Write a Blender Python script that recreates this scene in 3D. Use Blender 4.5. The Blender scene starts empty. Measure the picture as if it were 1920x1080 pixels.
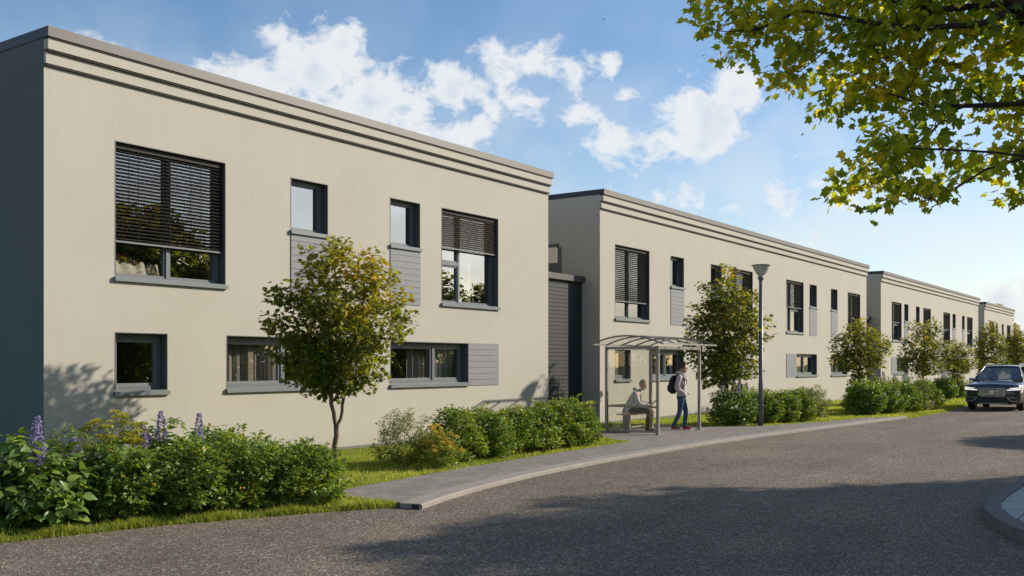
import bpy, bmesh, math, random
import numpy as np
from mathutils import Vector, Matrix

sc = bpy.context.scene
COL = sc.collection
R = math.radians

# ------------------------------------------------------------------ camera, sky, sun, exposure
VIEW = R(35.06)                    # the street runs along +X, the house fronts face -Y
cam_d = bpy.data.cameras.new("camera")
cam_d.lens = 35.0; cam_d.sensor_width = 36.0; cam_d.shift_y = 0.074
cam_d.clip_start = 0.1; cam_d.clip_end = 3000
cam = bpy.data.objects.new("camera", cam_d); COL.objects.link(cam)
cam.location = (0, 0, 1.7); cam.rotation_euler = (R(90), 0, VIEW - R(90))
sc.camera = cam

SUN_AZ, SUN_EL = R(143), R(26.5)   # direction the light travels, height of the sun
SUN_STRENGTH, SKY_STRENGTH = 5.0, 0.125
sd = bpy.data.lights.new("sun", 'SUN'); sd.energy = SUN_STRENGTH; sd.angle = R(0.9); sd.color = (1.0, 0.91, 0.765)
so = bpy.data.objects.new("sun", sd); COL.objects.link(so)
ld = Vector((math.cos(SUN_AZ) * math.cos(SUN_EL), math.sin(SUN_AZ) * math.cos(SUN_EL), -math.sin(SUN_EL)))
so.rotation_euler = ld.to_track_quat('-Z', 'Y').to_euler(); so.location = (20, -20, 20)

sc.view_settings.view_transform = 'Standard'; sc.view_settings.look = 'None'
sc.view_settings.exposure = 0.27; sc.view_settings.gamma = 1.0; sc.view_settings.use_curve_mapping = False
sc.cycles.max_bounces = 8; sc.cycles.transparent_max_bounces = 16
sc.cycles.diffuse_bounces = 3; sc.cycles.glossy_bounces = 3; sc.cycles.transmission_bounces = 4
sc.cycles.caustics_reflective = False; sc.cycles.caustics_refractive = False
sc.cycles.sample_clamp_indirect = 6.0

class NT:
    """tiny node-tree writer"""
    def __init__(s, nt): s.t = nt; s.n = nt.nodes; s.l = nt.links
    def add(s, typ, **kw):
        n = s.n.new(typ)
        for k, v in kw.items(): setattr(n, k, v)
        return n
    def put(s, sock, v):
        if isinstance(v, bpy.types.NodeSocket): s.l.new(v, sock)
        elif v is not None: sock.default_value = v
    def math(s, op, a, b=None, c=None, clamp=False):
        n = s.add('ShaderNodeMath', operation=op, use_clamp=clamp)
        s.put(n.inputs[0], a)
        if b is not None: s.put(n.inputs[1], b)
        if c is not None: s.put(n.inputs[2], c)
        return n.outputs[0]
    def vmath(s, op, a, b=None):
        n = s.add('ShaderNodeVectorMath', operation=op)
        s.put(n.inputs[0], a)
        if b is not None: s.put(n.inputs[1], b)
        return n.outputs['Value'] if op in ('LENGTH', 'DOT_PRODUCT') else n.outputs[0]
    def noise(s, vec, scale, detail=3, rough=0.5, dim='3D', dist=0.0):
        n = s.add('ShaderNodeTexNoise', noise_dimensions=dim)
        s.put(n.inputs['Vector'], vec)
        n.inputs['Scale'].default_value = scale; n.inputs['Detail'].default_value = detail
        n.inputs['Roughness'].default_value = rough; n.inputs['Distortion'].default_value = dist
        return n.outputs[0]
    def ramp(s, f, stops, interp='LINEAR'):
        n = s.add('ShaderNodeValToRGB'); s.put(n.inputs[0], f)
        cr = n.color_ramp; cr.interpolation = interp
        while len(cr.elements) < len(stops): cr.elements.new(0.5)
        for e, (p, c) in zip(cr.elements, stops):
            e.position = p; e.color = (c[0], c[1], c[2], 1) if len(c) == 3 else c
        return n.outputs[0]
    def mapr(s, v, a, b, c, d, smooth=False):
        n = s.add('ShaderNodeMapRange'); n.interpolation_type = 'SMOOTHSTEP' if smooth else 'LINEAR'
        s.put(n.inputs[0], v)
        for i, x in enumerate((a, b, c, d)): n.inputs[i + 1].default_value = x
        return n.outputs[0]
    def mix(s, f, a, b, blend='MIX'):
        n = s.add('ShaderNodeMix', data_type='RGBA', blend_type=blend)
        s.put(n.inputs[0], f); s.put(n.inputs[6], a if not isinstance(a, tuple) else (*a, 1)); s.put(n.inputs[7], b if not isinstance(b, tuple) else (*b, 1))
        return n.outputs[2]
    def bump(s, h, strength, dist=0.01):
        n = s.add('ShaderNodeBump'); s.put(n.inputs['Height'], h)
        n.inputs['Strength'].default_value = strength; n.inputs['Distance'].default_value = dist
        return n.outputs[0]

world = bpy.data.worlds.new("World"); sc.world = world; world.use_nodes = True
w = NT(world.node_tree); w.n.clear()
sky = w.add('ShaderNodeTexSky', sky_type='NISHITA'); sky.sun_disc = False
sky.sun_elevation = SUN_EL; sky.sun_rotation = R(127); sky.altitude = 100
sky.air_density = 1.0; sky.dust_density = 0.7; sky.ozone_density = 2.0
tc = w.add('ShaderNodeTexCoord').outputs['Generated']
sx = w.add('ShaderNodeSeparateXYZ'); w.put(sx.inputs[0], tc)
azd = w.math('MULTIPLY', w.math('ARCTAN2', sx.outputs[1], sx.outputs[0]), 57.2958)
eld = w.math('MULTIPLY', w.math('ARCSINE', sx.outputs[2]), 57.2958)
cxyz = w.add('ShaderNodeCombineXYZ'); w.put(cxyz.inputs[0], azd); w.put(cxyz.inputs[1], eld)
ae = cxyz.outputs[0]
# cumulus banks: azimuth, elevation, half-width, half-height in degrees
CLOUDS = [(46.3,16.3,3.6,2.2,1.25),(49.5,15.4,3.4,1.5,.95),(44.9,17.5,1.7,1.5,1.15),(43.0,14.6,3.5,2.0,1.25),(41.2,13.8,2.9,1.6,1.),
  (38.4,15.4,2.6,1.4,1.),(35.7,17.0,1.9,1.4,1.),(33.6,16.7,1.8,1.0,.85),(31.4,16.2,1.2,1.4,.7),(35.1,14.7,2.5,1.1,.8),(37.6,13.2,2.2,1.2,.8),
  (23.9,13.9,2.9,2.0,1.45),(22.6,14.9,1.6,1.5,1.3),(29.2,12.5,2.4,1.2,.8),(30.6,14.0,1.6,.7,.65),(25.2,12.2,2.6,1.4,.9),(29.5,16.5,.6,.6,.6),
  (28.6,15.0,.8,.5,.6),(57.7,16.4,1.6,.8,.9),(8.2,2.9,2.2,1.7,1.),(9.8,1.6,2.9,1.6,1.),(51.4,15.6,1.9,.9,.75),(27,8,7,1.6,.42),(17,9,5,2.,.42),
  (-34,12,7,2.4,1.),(-58,8,8,2.5,1.),(-12,17,6,2.4,.9),(95,12,9,3,1.),(150,13,10,3,.9),(-115,10,9,3,.9)]
nz = w.noise(w.vmath('MULTIPLY', ae, (0.85, 1.1, 0)), 0.62, 9, 0.60, '2D', 0.2)
nzb = w.noise(ae, 0.22, 3, 0.5, '2D')
m = None
for a, e, ra, re_, k in CLOUDS:
    d = w.vmath('MULTIPLY', w.vmath('SUBTRACT', ae, (a, e, 0)), (1 / ra, 1 / re_, 0))
    v = w.math('MULTIPLY_ADD', w.vmath('LENGTH', d), -0.95 * k, k * 1.12)
    m = v if m is None else w.math('MAXIMUM', m, v)
dens = w.math('ADD', m, w.math('MULTIPLY', w.math('SUBTRACT', nz, 0.5), 2.5))
cmask = w.mapr(dens, -0.12, 0.80, 0.0, 1.0, True)
veil = w.math('MULTIPLY', w.mapr(nzb, 0.30, 0.70, 0.26, 0.60, True), w.mapr(eld, 6, 19, 1.0, 0.18))
cmask = w.math('MAXIMUM', w.math('MULTIPLY', cmask, 0.93), veil)
shade = w.noise(w.vmath('ADD', ae, (0.5, -0.7, 0)), 0.35, 5, 0.55, '2D')
ccol = w.ramp(w.math('ADD', w.math('MULTIPLY', w.mapr(dens, 0.3, 1.5, 0.35, 0.0), 1.0), w.math('MULTIPLY', shade, 0.9)),
              [(0.30, (0.70, 0.775, 0.86)), (0.60, (0.90, 0.92, 0.94))])
hs = w.add('ShaderNodeHueSaturation'); hs.inputs['Saturation'].default_value = 1.22; w.put(hs.inputs['Color'], sky.outputs[0])
bg = w.add('ShaderNodeBackground'); w.put(bg.inputs[0], hs.outputs[0]); bg.inputs[1].default_value = SKY_STRENGTH
bc = w.add('ShaderNodeBackground'); w.put(bc.inputs[0], ccol); bc.inputs[1].default_value = 0.80
mx = w.add('ShaderNodeMixShader'); w.put(mx.inputs[0], cmask); w.l.new(bg.outputs[0], mx.inputs[1]); w.l.new(bc.outputs[0], mx.inputs[2])
wo = w.add('ShaderNodeOutputWorld'); w.l.new(mx.outputs[0], wo.inputs[0])

# ------------------------------------------------------------------ materials
MATS = {}
def mat(name, col=(0.5, 0.5, 0.5), rough=0.6, metal=0.0, spec=0.5, var=0.0, vscale=3.0, bump=0.0, bscale=60.0, coat=0.0, fn=None):
    m = bpy.data.materials.new(name); m.use_nodes = True
    t = NT(m.node_tree); p = t.n['Principled BSDF']
    p.inputs['Base Color'].default_value = (*col, 1); p.inputs['Roughness'].default_value = rough
    p.inputs['Metallic'].default_value = metal; p.inputs['Specular IOR Level'].default_value = spec
    p.inputs['Coat Weight'].default_value = coat; p.inputs['Coat Roughness'].default_value = 0.05
    g = t.add('ShaderNodeNewGeometry').outputs['Position']
    if var:
        n = t.noise(g, vscale, 5, 0.6)
        t.put(p.inputs['Base Color'], t.mix(1.0, t.mapr(n, 0.25, 0.75, 1 - var, 1 + var), tuple(col), 'MULTIPLY'))
    if bump:
        t.put(p.inputs['Normal'], t.bump(t.noise(g, bscale, 3, 0.6), bump, 0.01))
    if fn: fn(t, p, g)
    MATS[name] = m
    return m

def f_stucco(t, p, g):
    fine = t.noise(g, 55, 4, 0.65)
    big = t.noise(g, 0.6, 4, 0.6)
    mid = t.noise(t.vmath('MULTIPLY', g, (1, 1, 0.35)), 7, 5, 0.7)
    c = t.mix(t.mapr(big, 0.3, 0.7, 0, 1), (0.425, 0.396, 0.338), (0.455, 0.425, 0.366))
    c = t.mix(1.0, c, t.ramp(t.mapr(mid, 0.3, 0.7, 0, 1), [(0, (0.982, 0.982, 0.982)), (1, (1.014, 1.014, 1.014))]), 'MULTIPLY')
    sp = t.add('ShaderNodeSeparateXYZ'); t.put(sp.inputs[0], g)
    dirt = t.math('MULTIPLY', t.mapr(sp.outputs[2], 0.0, 0.45, 1, 0, True), t.mapr(mid, 0.35, 0.65, 0.1, 0.6))
    c = t.mix(dirt, c, (0.36, 0.33, 0.27))
    t.put(p.inputs['Base Color'], c)
    tro = t.noise(t.vmath('MULTIPLY', g, (1, 1, 0.45)), 16, 4, 0.7)
    h = t.math('ADD', t.math('MULTIPLY', fine, 0.35), t.math('MULTIPLY', tro, 1.0))
    t.put(p.inputs['Normal'], t.bump(h, 0.30, 0.008))
mat('stucco', (0.57, 0.51, 0.42), 0.92, spec=0.15, fn=f_stucco)
mat('shaded_render', (0.128, 0.146, 0.150), 0.9, spec=0.15, var=0.08, vscale=0.8, bump=0.3, bscale=30)  # end-wall render, its colour darkened to stand for shade
mat('cap_metal', (0.112, 0.098, 0.086), 0.5, metal=0.0, spec=0.45, var=0.06, vscale=2.0)
mat('cap_shade', (0.025, 0.028, 0.036), 0.45, spec=0.4)  # coping face turned from the sun, shade put into its colour
mat('frame_grey', (0.125, 0.135, 0.143), 0.42, spec=0.5, var=0.05, vscale=4)
mat('reveal_grey', (0.10, 0.105, 0.11), 0.5, spec=0.4, var=0.06)
mat('sill_metal', (0.175, 0.19, 0.198), 0.35, spec=0.5, var=0.06)
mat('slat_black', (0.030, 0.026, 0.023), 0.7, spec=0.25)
mat('slat_brown', (0.085, 0.062, 0.045), 0.6, spec=0.3)
mat('board_grey', (0.215, 0.217, 0.225), 0.6, spec=0.3, var=0.05, vscale=5)
mat('board_dark', (0.034, 0.036, 0.034), 0.6, spec=0.3, var=0.08, vscale=3)
mat('joint_dark', (0.10, 0.10, 0.105), 0.8)
mat('link_cap', (0.065, 0.062, 0.055), 0.5, spec=0.4, var=0.05)
mat('interior', (0.42, 0.36, 0.29), 0.9, spec=0.1)
mat('interior_floor', (0.16, 0.11, 0.07), 0.7, spec=0.2)
mat('curtain_cloth', (0.40, 0.38, 0.35), 0.95, spec=0.05, var=0.08, vscale=8)
mat('roof_gravel', (0.25, 0.24, 0.23), 0.9, var=0.2, vscale=20)
mat('plinth', (0.16, 0.155, 0.15), 0.9, var=0.15, vscale=5)

def glass(name, lo, hi, tint, wob=0.02):
    m = bpy.data.materials.new(name); m.use_nodes = True
    t = NT(m.node_tree); t.n.clear()
    g = t.add('ShaderNodeNewGeometry').outputs['Position']
    nrm = t.bump(t.noise(g, 1.1, 2, 0.4), wob, 0.12)
    lw = t.add('ShaderNodeLayerWeight'); lw.inputs['Blend'].default_value = 0.35
    f = t.mapr(lw.outputs['Facing'], 0.0, 0.9, lo, hi)
    tr = t.add('ShaderNodeBsdfTransparent'); tr.inputs[0].default_value = (*tint, 1)
    gl = t.add('ShaderNodeBsdfGlossy'); gl.inputs['Color'].default_value = (0.95, 0.97, 1, 1); gl.inputs['Roughness'].default_value = 0.0
    t.put(gl.inputs['Normal'], nrm)
    mx = t.add('ShaderNodeMixShader'); t.put(mx.inputs[0], f); t.l.new(tr.outputs[0], mx.inputs[1]); t.l.new(gl.outputs[0], mx.inputs[2])
    o = t.add('ShaderNodeOutputMaterial'); t.l.new(mx.outputs[0], o.inputs[0])
    MATS[name] = m
glass('window_glass', 0.14, 0.50, (0.80, 0.79, 0.76))
glass('coated_glass', 0.25, 0.72, (0.6, 0.62, 0.62))
glass('mixed_glass', 0.22, 0.70, (0.85, 0.83, 0.79))
glass('clear_glass', 0.02, 0.17, (0.92, 0.93, 0.91), 0.004)
glass('lamp_glass', 0.10, 0.5, (0.93, 0.94, 0.93), 0.0)
glass('car_glass', 0.05, 0.30, (0.20, 0.22, 0.23), 0.002)

def f_asphalt(t, p, g):
    v = t.add('ShaderNodeTexVoronoi'); t.put(v.inputs['Vector'], g); v.inputs['Scale'].default_value = 75
    v2 = t.add('ShaderNodeTexVoronoi'); t.put(v2.inputs['Vector'], g); v2.inputs['Scale'].default_value = 24
    sc1 = t.add('ShaderNodeSeparateColor'); t.put(sc1.inputs[0], v.outputs['Color'])
    sc2 = t.add('ShaderNodeSeparateColor'); t.put(sc2.inputs[0], v2.outputs['Color'])
    big = t.noise(g, 0.45, 5, 0.62)
    mid = t.noise(g, 3.0, 5, 0.7)
    lane = t.noise(t.vmath('MULTIPLY', g, (0.10, 0.9, 1)), 1.0, 4, 0.6)
    c = t.ramp(sc1.outputs[0], [(0.0, (0.070, 0.055, 0.042)), (0.45, (0.155, 0.125, 0.096)), (0.88, (0.230, 0.190, 0.148)), (1.0, (0.60, 0.52, 0.42))])
    c = t.mix(t.mapr(sc2.outputs[1], 0.955, 0.975, 0, 0.75), c, (0.30, 0.28, 0.25))
    c = t.mix(1.0, c, t.ramp(t.math('ADD', t.math('ADD', t.math('MULTIPLY', big, 0.4), t.math('MULTIPLY', mid, 0.22)), t.math('MULTIPLY', lane, 0.38)),
              [(0.36, (0.72, 0.72, 0.73)), (0.5, (1.0, 0.99, 0.98)), (0.62, (1.28, 1.23, 1.16))]), 'MULTIPLY')
    t.put(p.inputs['Base Color'], c)
    h = t.math('ADD', t.math('MULTIPLY', v.outputs['Distance'], -1.0), t.math('MULTIPLY', sc1.outputs[1], 0.5))
    h = t.math('ADD', h, t.math('MULTIPLY', v2.outputs['Distance'], -0.6))
    t.put(p.inputs['Normal'], t.bump(h, 0.85, 0.012))
mat('asphalt', (0.1, 0.1, 0.1), 0.88, spec=0.3, fn=f_asphalt)

def f_pavers(t, p, g):
    b = t.add('ShaderNodeTexBrick'); t.put(b.inputs['Vector'], g)
    b.inputs['Color1'].default_value = (0.190, 0.170, 0.153, 1); b.inputs['Color2'].default_value = (0.250, 0.225, 0.204, 1)
    b.inputs['Mortar'].default_value = (0.11, 0.10, 0.09, 1)
    b.inputs['Scale'].default_value = 1.0; b.inputs['Brick Width'].default_value = 0.24; b.inputs['Row Height'].default_value = 0.12
    b.inputs['Mortar Size'].default_value = 0.006; b.inputs['Mortar Smooth'].default_value = 0.3
    n = t.noise(g, 2.2, 5, 0.65); f = t.noise(g, 90, 3, 0.6)
    c = t.mix(1.0, b.outputs[0], t.ramp(n, [(0.3, (0.88, 0.88, 0.88)), (0.7, (1.12, 1.11, 1.10))]), 'MULTIPLY')
    c = t.mix(1.0, c, t.ramp(f, [(0.3, (0.85, 0.85, 0.85)), (0.7, (1.15, 1.15, 1.15))]), 'MULTIPLY')
    t.put(p.inputs['Base Color'], c)
    t.put(p.inputs['Normal'], t.bump(t.math('ADD', t.math('MULTIPLY', b.outputs['Fac'], -0.6), t.math('MULTIPLY', f, 0.4)), 0.3, 0.006))
mat('pavers', (0.2, 0.18, 0.17), 0.85, spec=0.25, fn=f_pavers)
mat('kerb_concrete', (0.285, 0.252, 0.225), 0.88, spec=0.2, var=0.16, vscale=6, bump=0.4, bscale=70)
mat('kerb_side', (0.055, 0.052, 0.05), 0.9, spec=0.2, var=0.2, vscale=6)
mat('kerb_old', (0.165, 0.150, 0.140), 0.88, spec=0.2, var=0.2, vscale=7, bump=0.5, bscale=60)
mat('slab_stone', (0.36, 0.37, 0.36), 0.75, spec=0.3, var=0.22, vscale=7, bump=0.35, bscale=50)

def f_soil(t, p, g):
    n = t.noise(g, 3.5, 6, 0.65); f = t.noise(g, 60, 4, 0.7)
    c = t.ramp(t.math('ADD', t.math('MULTIPLY', n, 0.6), t.math('MULTIPLY', f, 0.4)),
               [(0.32, (0.06, 0.085, 0.018)), (0.5, (0.13, 0.165, 0.03)), (0.68, (0.22, 0.22, 0.055))])
    t.put(p.inputs['Base Color'], c); t.put(p.inputs['Normal'], t.bump(f, 0.9, 0.04))
mat('lawn_ground', (0.07, 0.09, 0.02), 0.95, spec=0.1, fn=f_soil)

def leaf_mat(name, stops, trans=0.38, rough=0.5, warm=(1.0, 1.0, 0.35)):
    m = bpy.data.materials.new(name); m.use_nodes = True
    t = NT(m.node_tree); t.n.clear()
    a = t.add('ShaderNodeAttribute'); a.attribute_name = 'rnd'
    c = t.ramp(a.outputs['Fac'], stops)
    p = t.add('ShaderNodeBsdfPrincipled'); t.put(p.inputs['Base Color'], c)
    p.inputs['Roughness'].default_value = rough; p.inputs['Specular IOR Level'].default_value = 0.4
    tl = t.add('ShaderNodeBsdfTranslucent'); t.put(tl.inputs[0], t.mix(1.0, c, (1.9 * warm[0], 1.75 * warm[1], 1.9 * warm[2]), 'MULTIPLY'))
    mx = t.add('ShaderNodeMixShader'); mx.inputs[0].default_value = trans
    t.l.new(p.outputs[0], mx.inputs[1]); t.l.new(tl.outputs[0], mx.inputs[2])
    o = t.add('ShaderNodeOutputMaterial'); t.l.new(mx.outputs[0], o.inputs[0])
    MATS[name] = m
G = [(0.0, (0.065, 0.098, 0.014)), (0.4, (0.150, 0.175, 0.022)), (0.75, (0.27, 0.255, 0.030)), (0.93, (0.38, 0.31, 0.04)), (1.0, (0.46, 0.24, 0.04))]
leaf_mat('maple_leaf', G, 0.45)
leaf_mat('canopy_leaf', [(0.0, (0.095, 0.160, 0.014)), (0.45, (0.200, 0.265, 0.020)), (0.8, (0.42, 0.42, 0.03)), (1.0, (0.58, 0.47, 0.05))], 0.60, 0.45)
leaf_mat('shrub_leaf', [(0.0, (0.078, 0.139, 0.026)), (0.5, (0.151, 0.232, 0.037)), (0.9, (0.288, 0.342, 0.055)), (1.0, (0.523, 0.303, 0.055))], 0.3, 0.5)
leaf_mat('hedge_leaf', [(0.0, (0.098, 0.157, 0.028)), (0.5, (0.182, 0.258, 0.038)), (0.94, (0.328, 0.360, 0.055)), (1.0, (0.600, 0.328, 0.046))], 0.3, 0.42)
leaf_mat('broad_leaf', [(0.0, (0.069, 0.128, 0.031)), (0.5, (0.133, 0.223, 0.044)), (1.0, (0.293, 0.374, 0.068))], 0.3, 0.38)
leaf_mat('olive_leaf', [(0.0, (0.097, 0.130, 0.039)), (0.6, (0.194, 0.247, 0.062)), (1.0, (0.333, 0.292, 0.070))], 0.3, 0.6)
leaf_mat('purple_petal', [(0.0, (0.176, 0.152, 0.300)), (0.6, (0.351, 0.304, 0.471)), (1.0, (0.600, 0.600, 0.600))], 0.2, 0.7, (1, 1, 1.0))
leaf_mat('yellow_petal', [(0.0, (0.234, 0.209, 0.026)), (1.0, (0.491, 0.463, 0.039))], 0.3, 0.8)
leaf_mat('orange_petal', [(0.0, (0.42, 0.30, 0.05)), (1.0, (0.68, 0.52, 0.10))], 0.25, 0.8)
leaf_mat('grass_blade', [(0.0, (0.124, 0.184, 0.032)), (0.6, (0.282, 0.348, 0.050)), (1.0, (0.517, 0.473, 0.124))], 0.4, 0.6)
mat('bark', (0.15, 0.105, 0.075), 0.9, spec=0.2, var=0.3, vscale=18, bump=0.7, bscale=60)
mat('bark_dark', (0.045, 0.033, 0.025), 0.9, spec=0.2, var=0.3, vscale=14, bump=0.7, bscale=45)
mat('twig', (0.09, 0.075, 0.04), 0.9, spec=0.2)

# ------------------------------------------------------------------ mesh helpers
def link(name, me, parent=None, m=None, loc=None):
    o = bpy.data.objects.new(name, me); COL.objects.link(o)
    if parent is not None: o.parent = parent
    if m is not None and me is not None and not me.materials: me.materials.append(MATS[m])
    if loc is not None: o.location = loc
    return o

def tag(o, label=None, cat=None, group=None, kind=None):
    if label: o['label'] = label
    if cat: o['category'] = cat
    if group: o['group'] = group
    if kind: o['kind'] = kind
    return o

def empty(name, loc, label, cat, group=None, rz=0.0):
    o = bpy.data.objects.new(name, None); COL.objects.link(o); o.empty_display_size = 0.2
    o.location = loc; o.rotation_euler = (0, 0, rz)
    return tag(o, label, cat, group)

class MB:
    def __init__(s): s.v = []; s.f = []; s.mi = []; s.cur = 0
    def add(s, vs, fs):
        b = len(s.v); s.v += [tuple(v) for v in vs]
        for f in fs: s.f.append(tuple(b + i for i in f)); s.mi.append(s.cur)
        return s
    def box(s, x0, x1, y0, y1, z0, z1):
        vs = [(x, y, z) for z in (z0, z1) for y in (y0, y1) for x in (x0, x1)]
        return s.add(vs, [(0, 2, 3, 1), (4, 5, 7, 6), (0, 1, 5, 4), (2, 6, 7, 3), (0, 4, 6, 2), (1, 3, 7, 5)])
    def obox(s, c, ux, uy, uz):
        c, ux, uy, uz = map(Vector, (c, ux, uy, uz))
        vs = [c + a * ux + b * uy + d * uz for d in (-1, 1) for b in (-1, 1) for a in (-1, 1)]
        return s.add(vs, [(0, 2, 3, 1), (4, 5, 7, 6), (0, 1, 5, 4), (2, 6, 7, 3), (0, 4, 6, 2), (1, 3, 7, 5)])
    def tube(s, pts, rad, n=8, cap=True, square=None):
        pts = [Vector(p) for p in pts]
        if not isinstance(rad, (list, tuple)): rad = [rad] * len(pts)
        b = len(s.v); ref = None
        for i, p in enumerate(pts):
            d = (pts[min(i + 1, len(pts) - 1)] - pts[max(i - 1, 0)]).normalized()
            if ref is None: ref = Vector((0, 0, 1)) if abs(d.z) < 0.9 else Vector((1, 0, 0))
            u = d.cross(ref).normalized(); v = u.cross(d)
            for k in range(n):
                a = 2 * math.pi * (k + 0.5) / n
                s.v.append(tuple(p + rad[i] * (math.cos(a) * u + math.sin(a) * v)))
        for i in range(len(pts) - 1):
            for k in range(n):
                k2 = (k + 1) % n
                s.f.append((b + i * n + k, b + i * n + k2, b + (i + 1) * n + k2, b + (i + 1) * n + k)); s.mi.append(s.cur)
        if cap:
            s.f.append(tuple(b + k for k in reversed(range(n)))); s.mi.append(s.cur)
            s.f.append(tuple(b + (len(pts) - 1) * n + k for k in range(n))); s.mi.append(s.cur)
        return s
    def lathe(s, prof, n=24, c=(0, 0, 0)):
        b = len(s.v)
        for r, z in prof:
            for k in range(n):
                a = 2 * math.pi * k / n
                s.v.append((c[0] + r * math.cos(a), c[1] + r * math.sin(a), c[2] + z))
        for i in range(len(prof) - 1):
            for k in range(n):
                k2 = (k + 1) % n
                s.f.append((b + i * n + k, b + i * n + k2, b + (i + 1) * n + k2, b + (i + 1) * n + k)); s.mi.append(s.cur)
        return s
    def ball(s, c, r, nu=12, nv=8):
        c = Vector(c); r = Vector(r) if not isinstance(r, (int, float)) else Vector((r, r, r)); b = len(s.v)
        for j in range(nv + 1):
            th = math.pi * j / nv
            for i in range(nu):
                ph = 2 * math.pi * i / nu
                s.v.append((c.x + r.x * math.sin(th) * math.cos(ph), c.y + r.y * math.sin(th) * math.sin(ph), c.z + r.z * math.cos(th)))
        for j in range(nv):
            for i in range(nu):
                i2 = (i + 1) % nu
                s.f.append((b + j * nu + i, b + (j + 1) * nu + i, b + (j + 1) * nu + i2, b + j * nu + i2)); s.mi.append(s.cur)
        return s
    def prism(s, poly, z0, z1):
        n = len(poly)
        vs = [(x, y, z0) for x, y in poly] + [(x, y, z1) for x, y in poly]
        return s.add(vs, [tuple(range(n - 1, -1, -1)), tuple(range(n, 2 * n))] + [(i, (i + 1) % n, n + (i + 1) % n, n + i) for i in range(n)])
    def mesh(s, name, mats):
        me = bpy.data.meshes.new(name); me.from_pydata(s.v, [], s.f)
        for k in ([mats] if isinstance(mats, str) else mats): me.materials.append(MATS[k])
        if not isinstance(mats, str): me.polygons.foreach_set('material_index', s.mi)
        me.update(); return me
    def build(s, name, mats, parent=None, smooth=False, loc=None, bevel=0):
        me = s.mesh(name, mats)
        if bevel:
            bm = bmesh.new(); bm.from_mesh(me)
            bmesh.ops.remove_doubles(bm, verts=bm.verts, dist=1e-5)
            bmesh.ops.bevel(bm, geom=list(bm.edges), offset=bevel, segments=1, affect='EDGES', clamp_overlap=True)
            bm.to_mesh(me); bm.free()
        if smooth: me.polygons.foreach_set('use_smooth', [True] * len(me.polygons)); me.update()
        return link(name, me, parent, None, loc)

def boxo(name, m, parent, x0, x1, y0, y1, z0, z1): return MB().box(x0, x1, y0, y1, z0, z1).build(name, m, parent)

def np_mesh(name, V, F, mat_name, rnd=None, smooth=False):
    me = bpy.data.meshes.new(name); nv, nf = len(V), len(F)
    me.vertices.add(nv); me.vertices.foreach_set('co', np.asarray(V, np.float32).ravel())
    me.loops.add(nf * 3); me.loops.foreach_set('vertex_index', np.asarray(F, np.int32).ravel())
    me.polygons.add(nf); me.polygons.foreach_set('loop_start', np.arange(0, nf * 3, 3, dtype=np.int32))
    if smooth: me.polygons.foreach_set('use_smooth', np.ones(nf, bool))
    me.materials.append(MATS[mat_name]); me.update(calc_edges=True)
    if rnd is not None:
        at = me.attributes.new('rnd', 'FLOAT', 'FACE'); at.data.foreach_set('value', np.asarray(rnd, np.float32))
    return me

# ------------------------------------------------------------------ ground, road, pavements
tag(MB().prism([(-300, -300), (900, -300), (900, 600), (-300, 600)], -0.5, -0.12).build('ground', 'lawn_ground'), kind='structure')
tag(MB().prism([(-60, -40), (420, -40), (420, 9.95), (60, 12.5), (-60, 30)], -0.115, -0.06).build('road', 'asphalt'), kind='structure')
LAWN_EDGE = [(-40, 24.5), (-8, 14.1), (0, 11.35), (5.13, 9.76), (6.67, 9.37), (8.37, 8.66), (9.17, 8.2), (9.47, 7.92)]
KERB = [(9.222, 7.80), (10.2, 8.1), (11.2, 8.33), (12.94, 8.61), (14.9, 8.78), (16.95, 8.87), (19.5, 8.9), (22.23, 8.85), (25.5, 8.62), (29.02, 8.36), (32.0, 8.13), (33.6, 8.0)]
def smooth_line(L, k=5):
    P_ = [np.array(p, float) for p in L]; out = []
    for i in range(len(P_) - 1):
        a, b, c_, d = P_[max(i - 1, 0)], P_[i], P_[i + 1], P_[min(i + 2, len(P_) - 1)]
        for j in range(k):
            t_ = j / k; q = .5 * ((2 * b) + (-a + c_) * t_ + (2 * a - 5 * b + 4 * c_ - d) * t_ ** 2 + (-a + 3 * b - 3 * c_ + d) * t_ ** 3)
            out.append((float(q[0]), float(q[1])))
    return out + [tuple(map(float, P_[-1]))]
KERB = smooth_line(KERB)
BACK = [(32.2, 8.97), (31.0, 9.05), (29.4, 9.3), (28.2, 9.62), (26.5, 9.95), (25.2, 11.0), (24.9, 12.5), (21.6, 12.6), (20.2, 12.0), (19.6, 11.0), (19.3, 10.4), (18.3, 10.34), (15.42, 10.2), (12.71, 9.98), (11.0, 9.78), (9.75, 9.62), (9.22, 9.55)]
FAR = [(39, 8.0), (45, 8.45), (60, 8.7), (100, 9.2), (200, 10), (420, 14)]
bm = MB()
lawn_poly = LAWN_EDGE[:-2] + [(9.17, 8.18)] + [(x, y + 0.05) for x, y in KERB[2:]] + FAR + [(420, 80), (-40, 80)]
bm.prism(lawn_poly, -0.118, -0.012)
tag(bm.build('lawn', 'lawn_ground'), kind='structure')
IN = [(x, y + 0.30) for x, y in KERB]
path_poly = [(9.222, 8.08)] + IN[1:-1] + BACK
path = tag(MB().prism(path_poly, -0.11, 0.0).build('pavement', ['pavers']), kind='structure')
def strip_pts(line, step):
    out = [Vector((*line[0], 0))]; acc = 0
    L = [Vector((*p, 0)) for p in line]
    fine = []
    for a, b in zip(L, L[1:]):
        n = max(1, int((b - a).length / 0.02))
        fine += [a.lerp(b, i / n) for i in range(n)]
    fine.append(L[-1]); last = fine[0]
    for a, b in zip(fine, fine[1:]):
        acc += (b - a).length
        if acc >= step: out.append(b.copy()); acc = 0
    return out
rk = random.Random(5)
kv = [Vector((*p, 0)) for p in KERB]; kd = [0]
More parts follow.
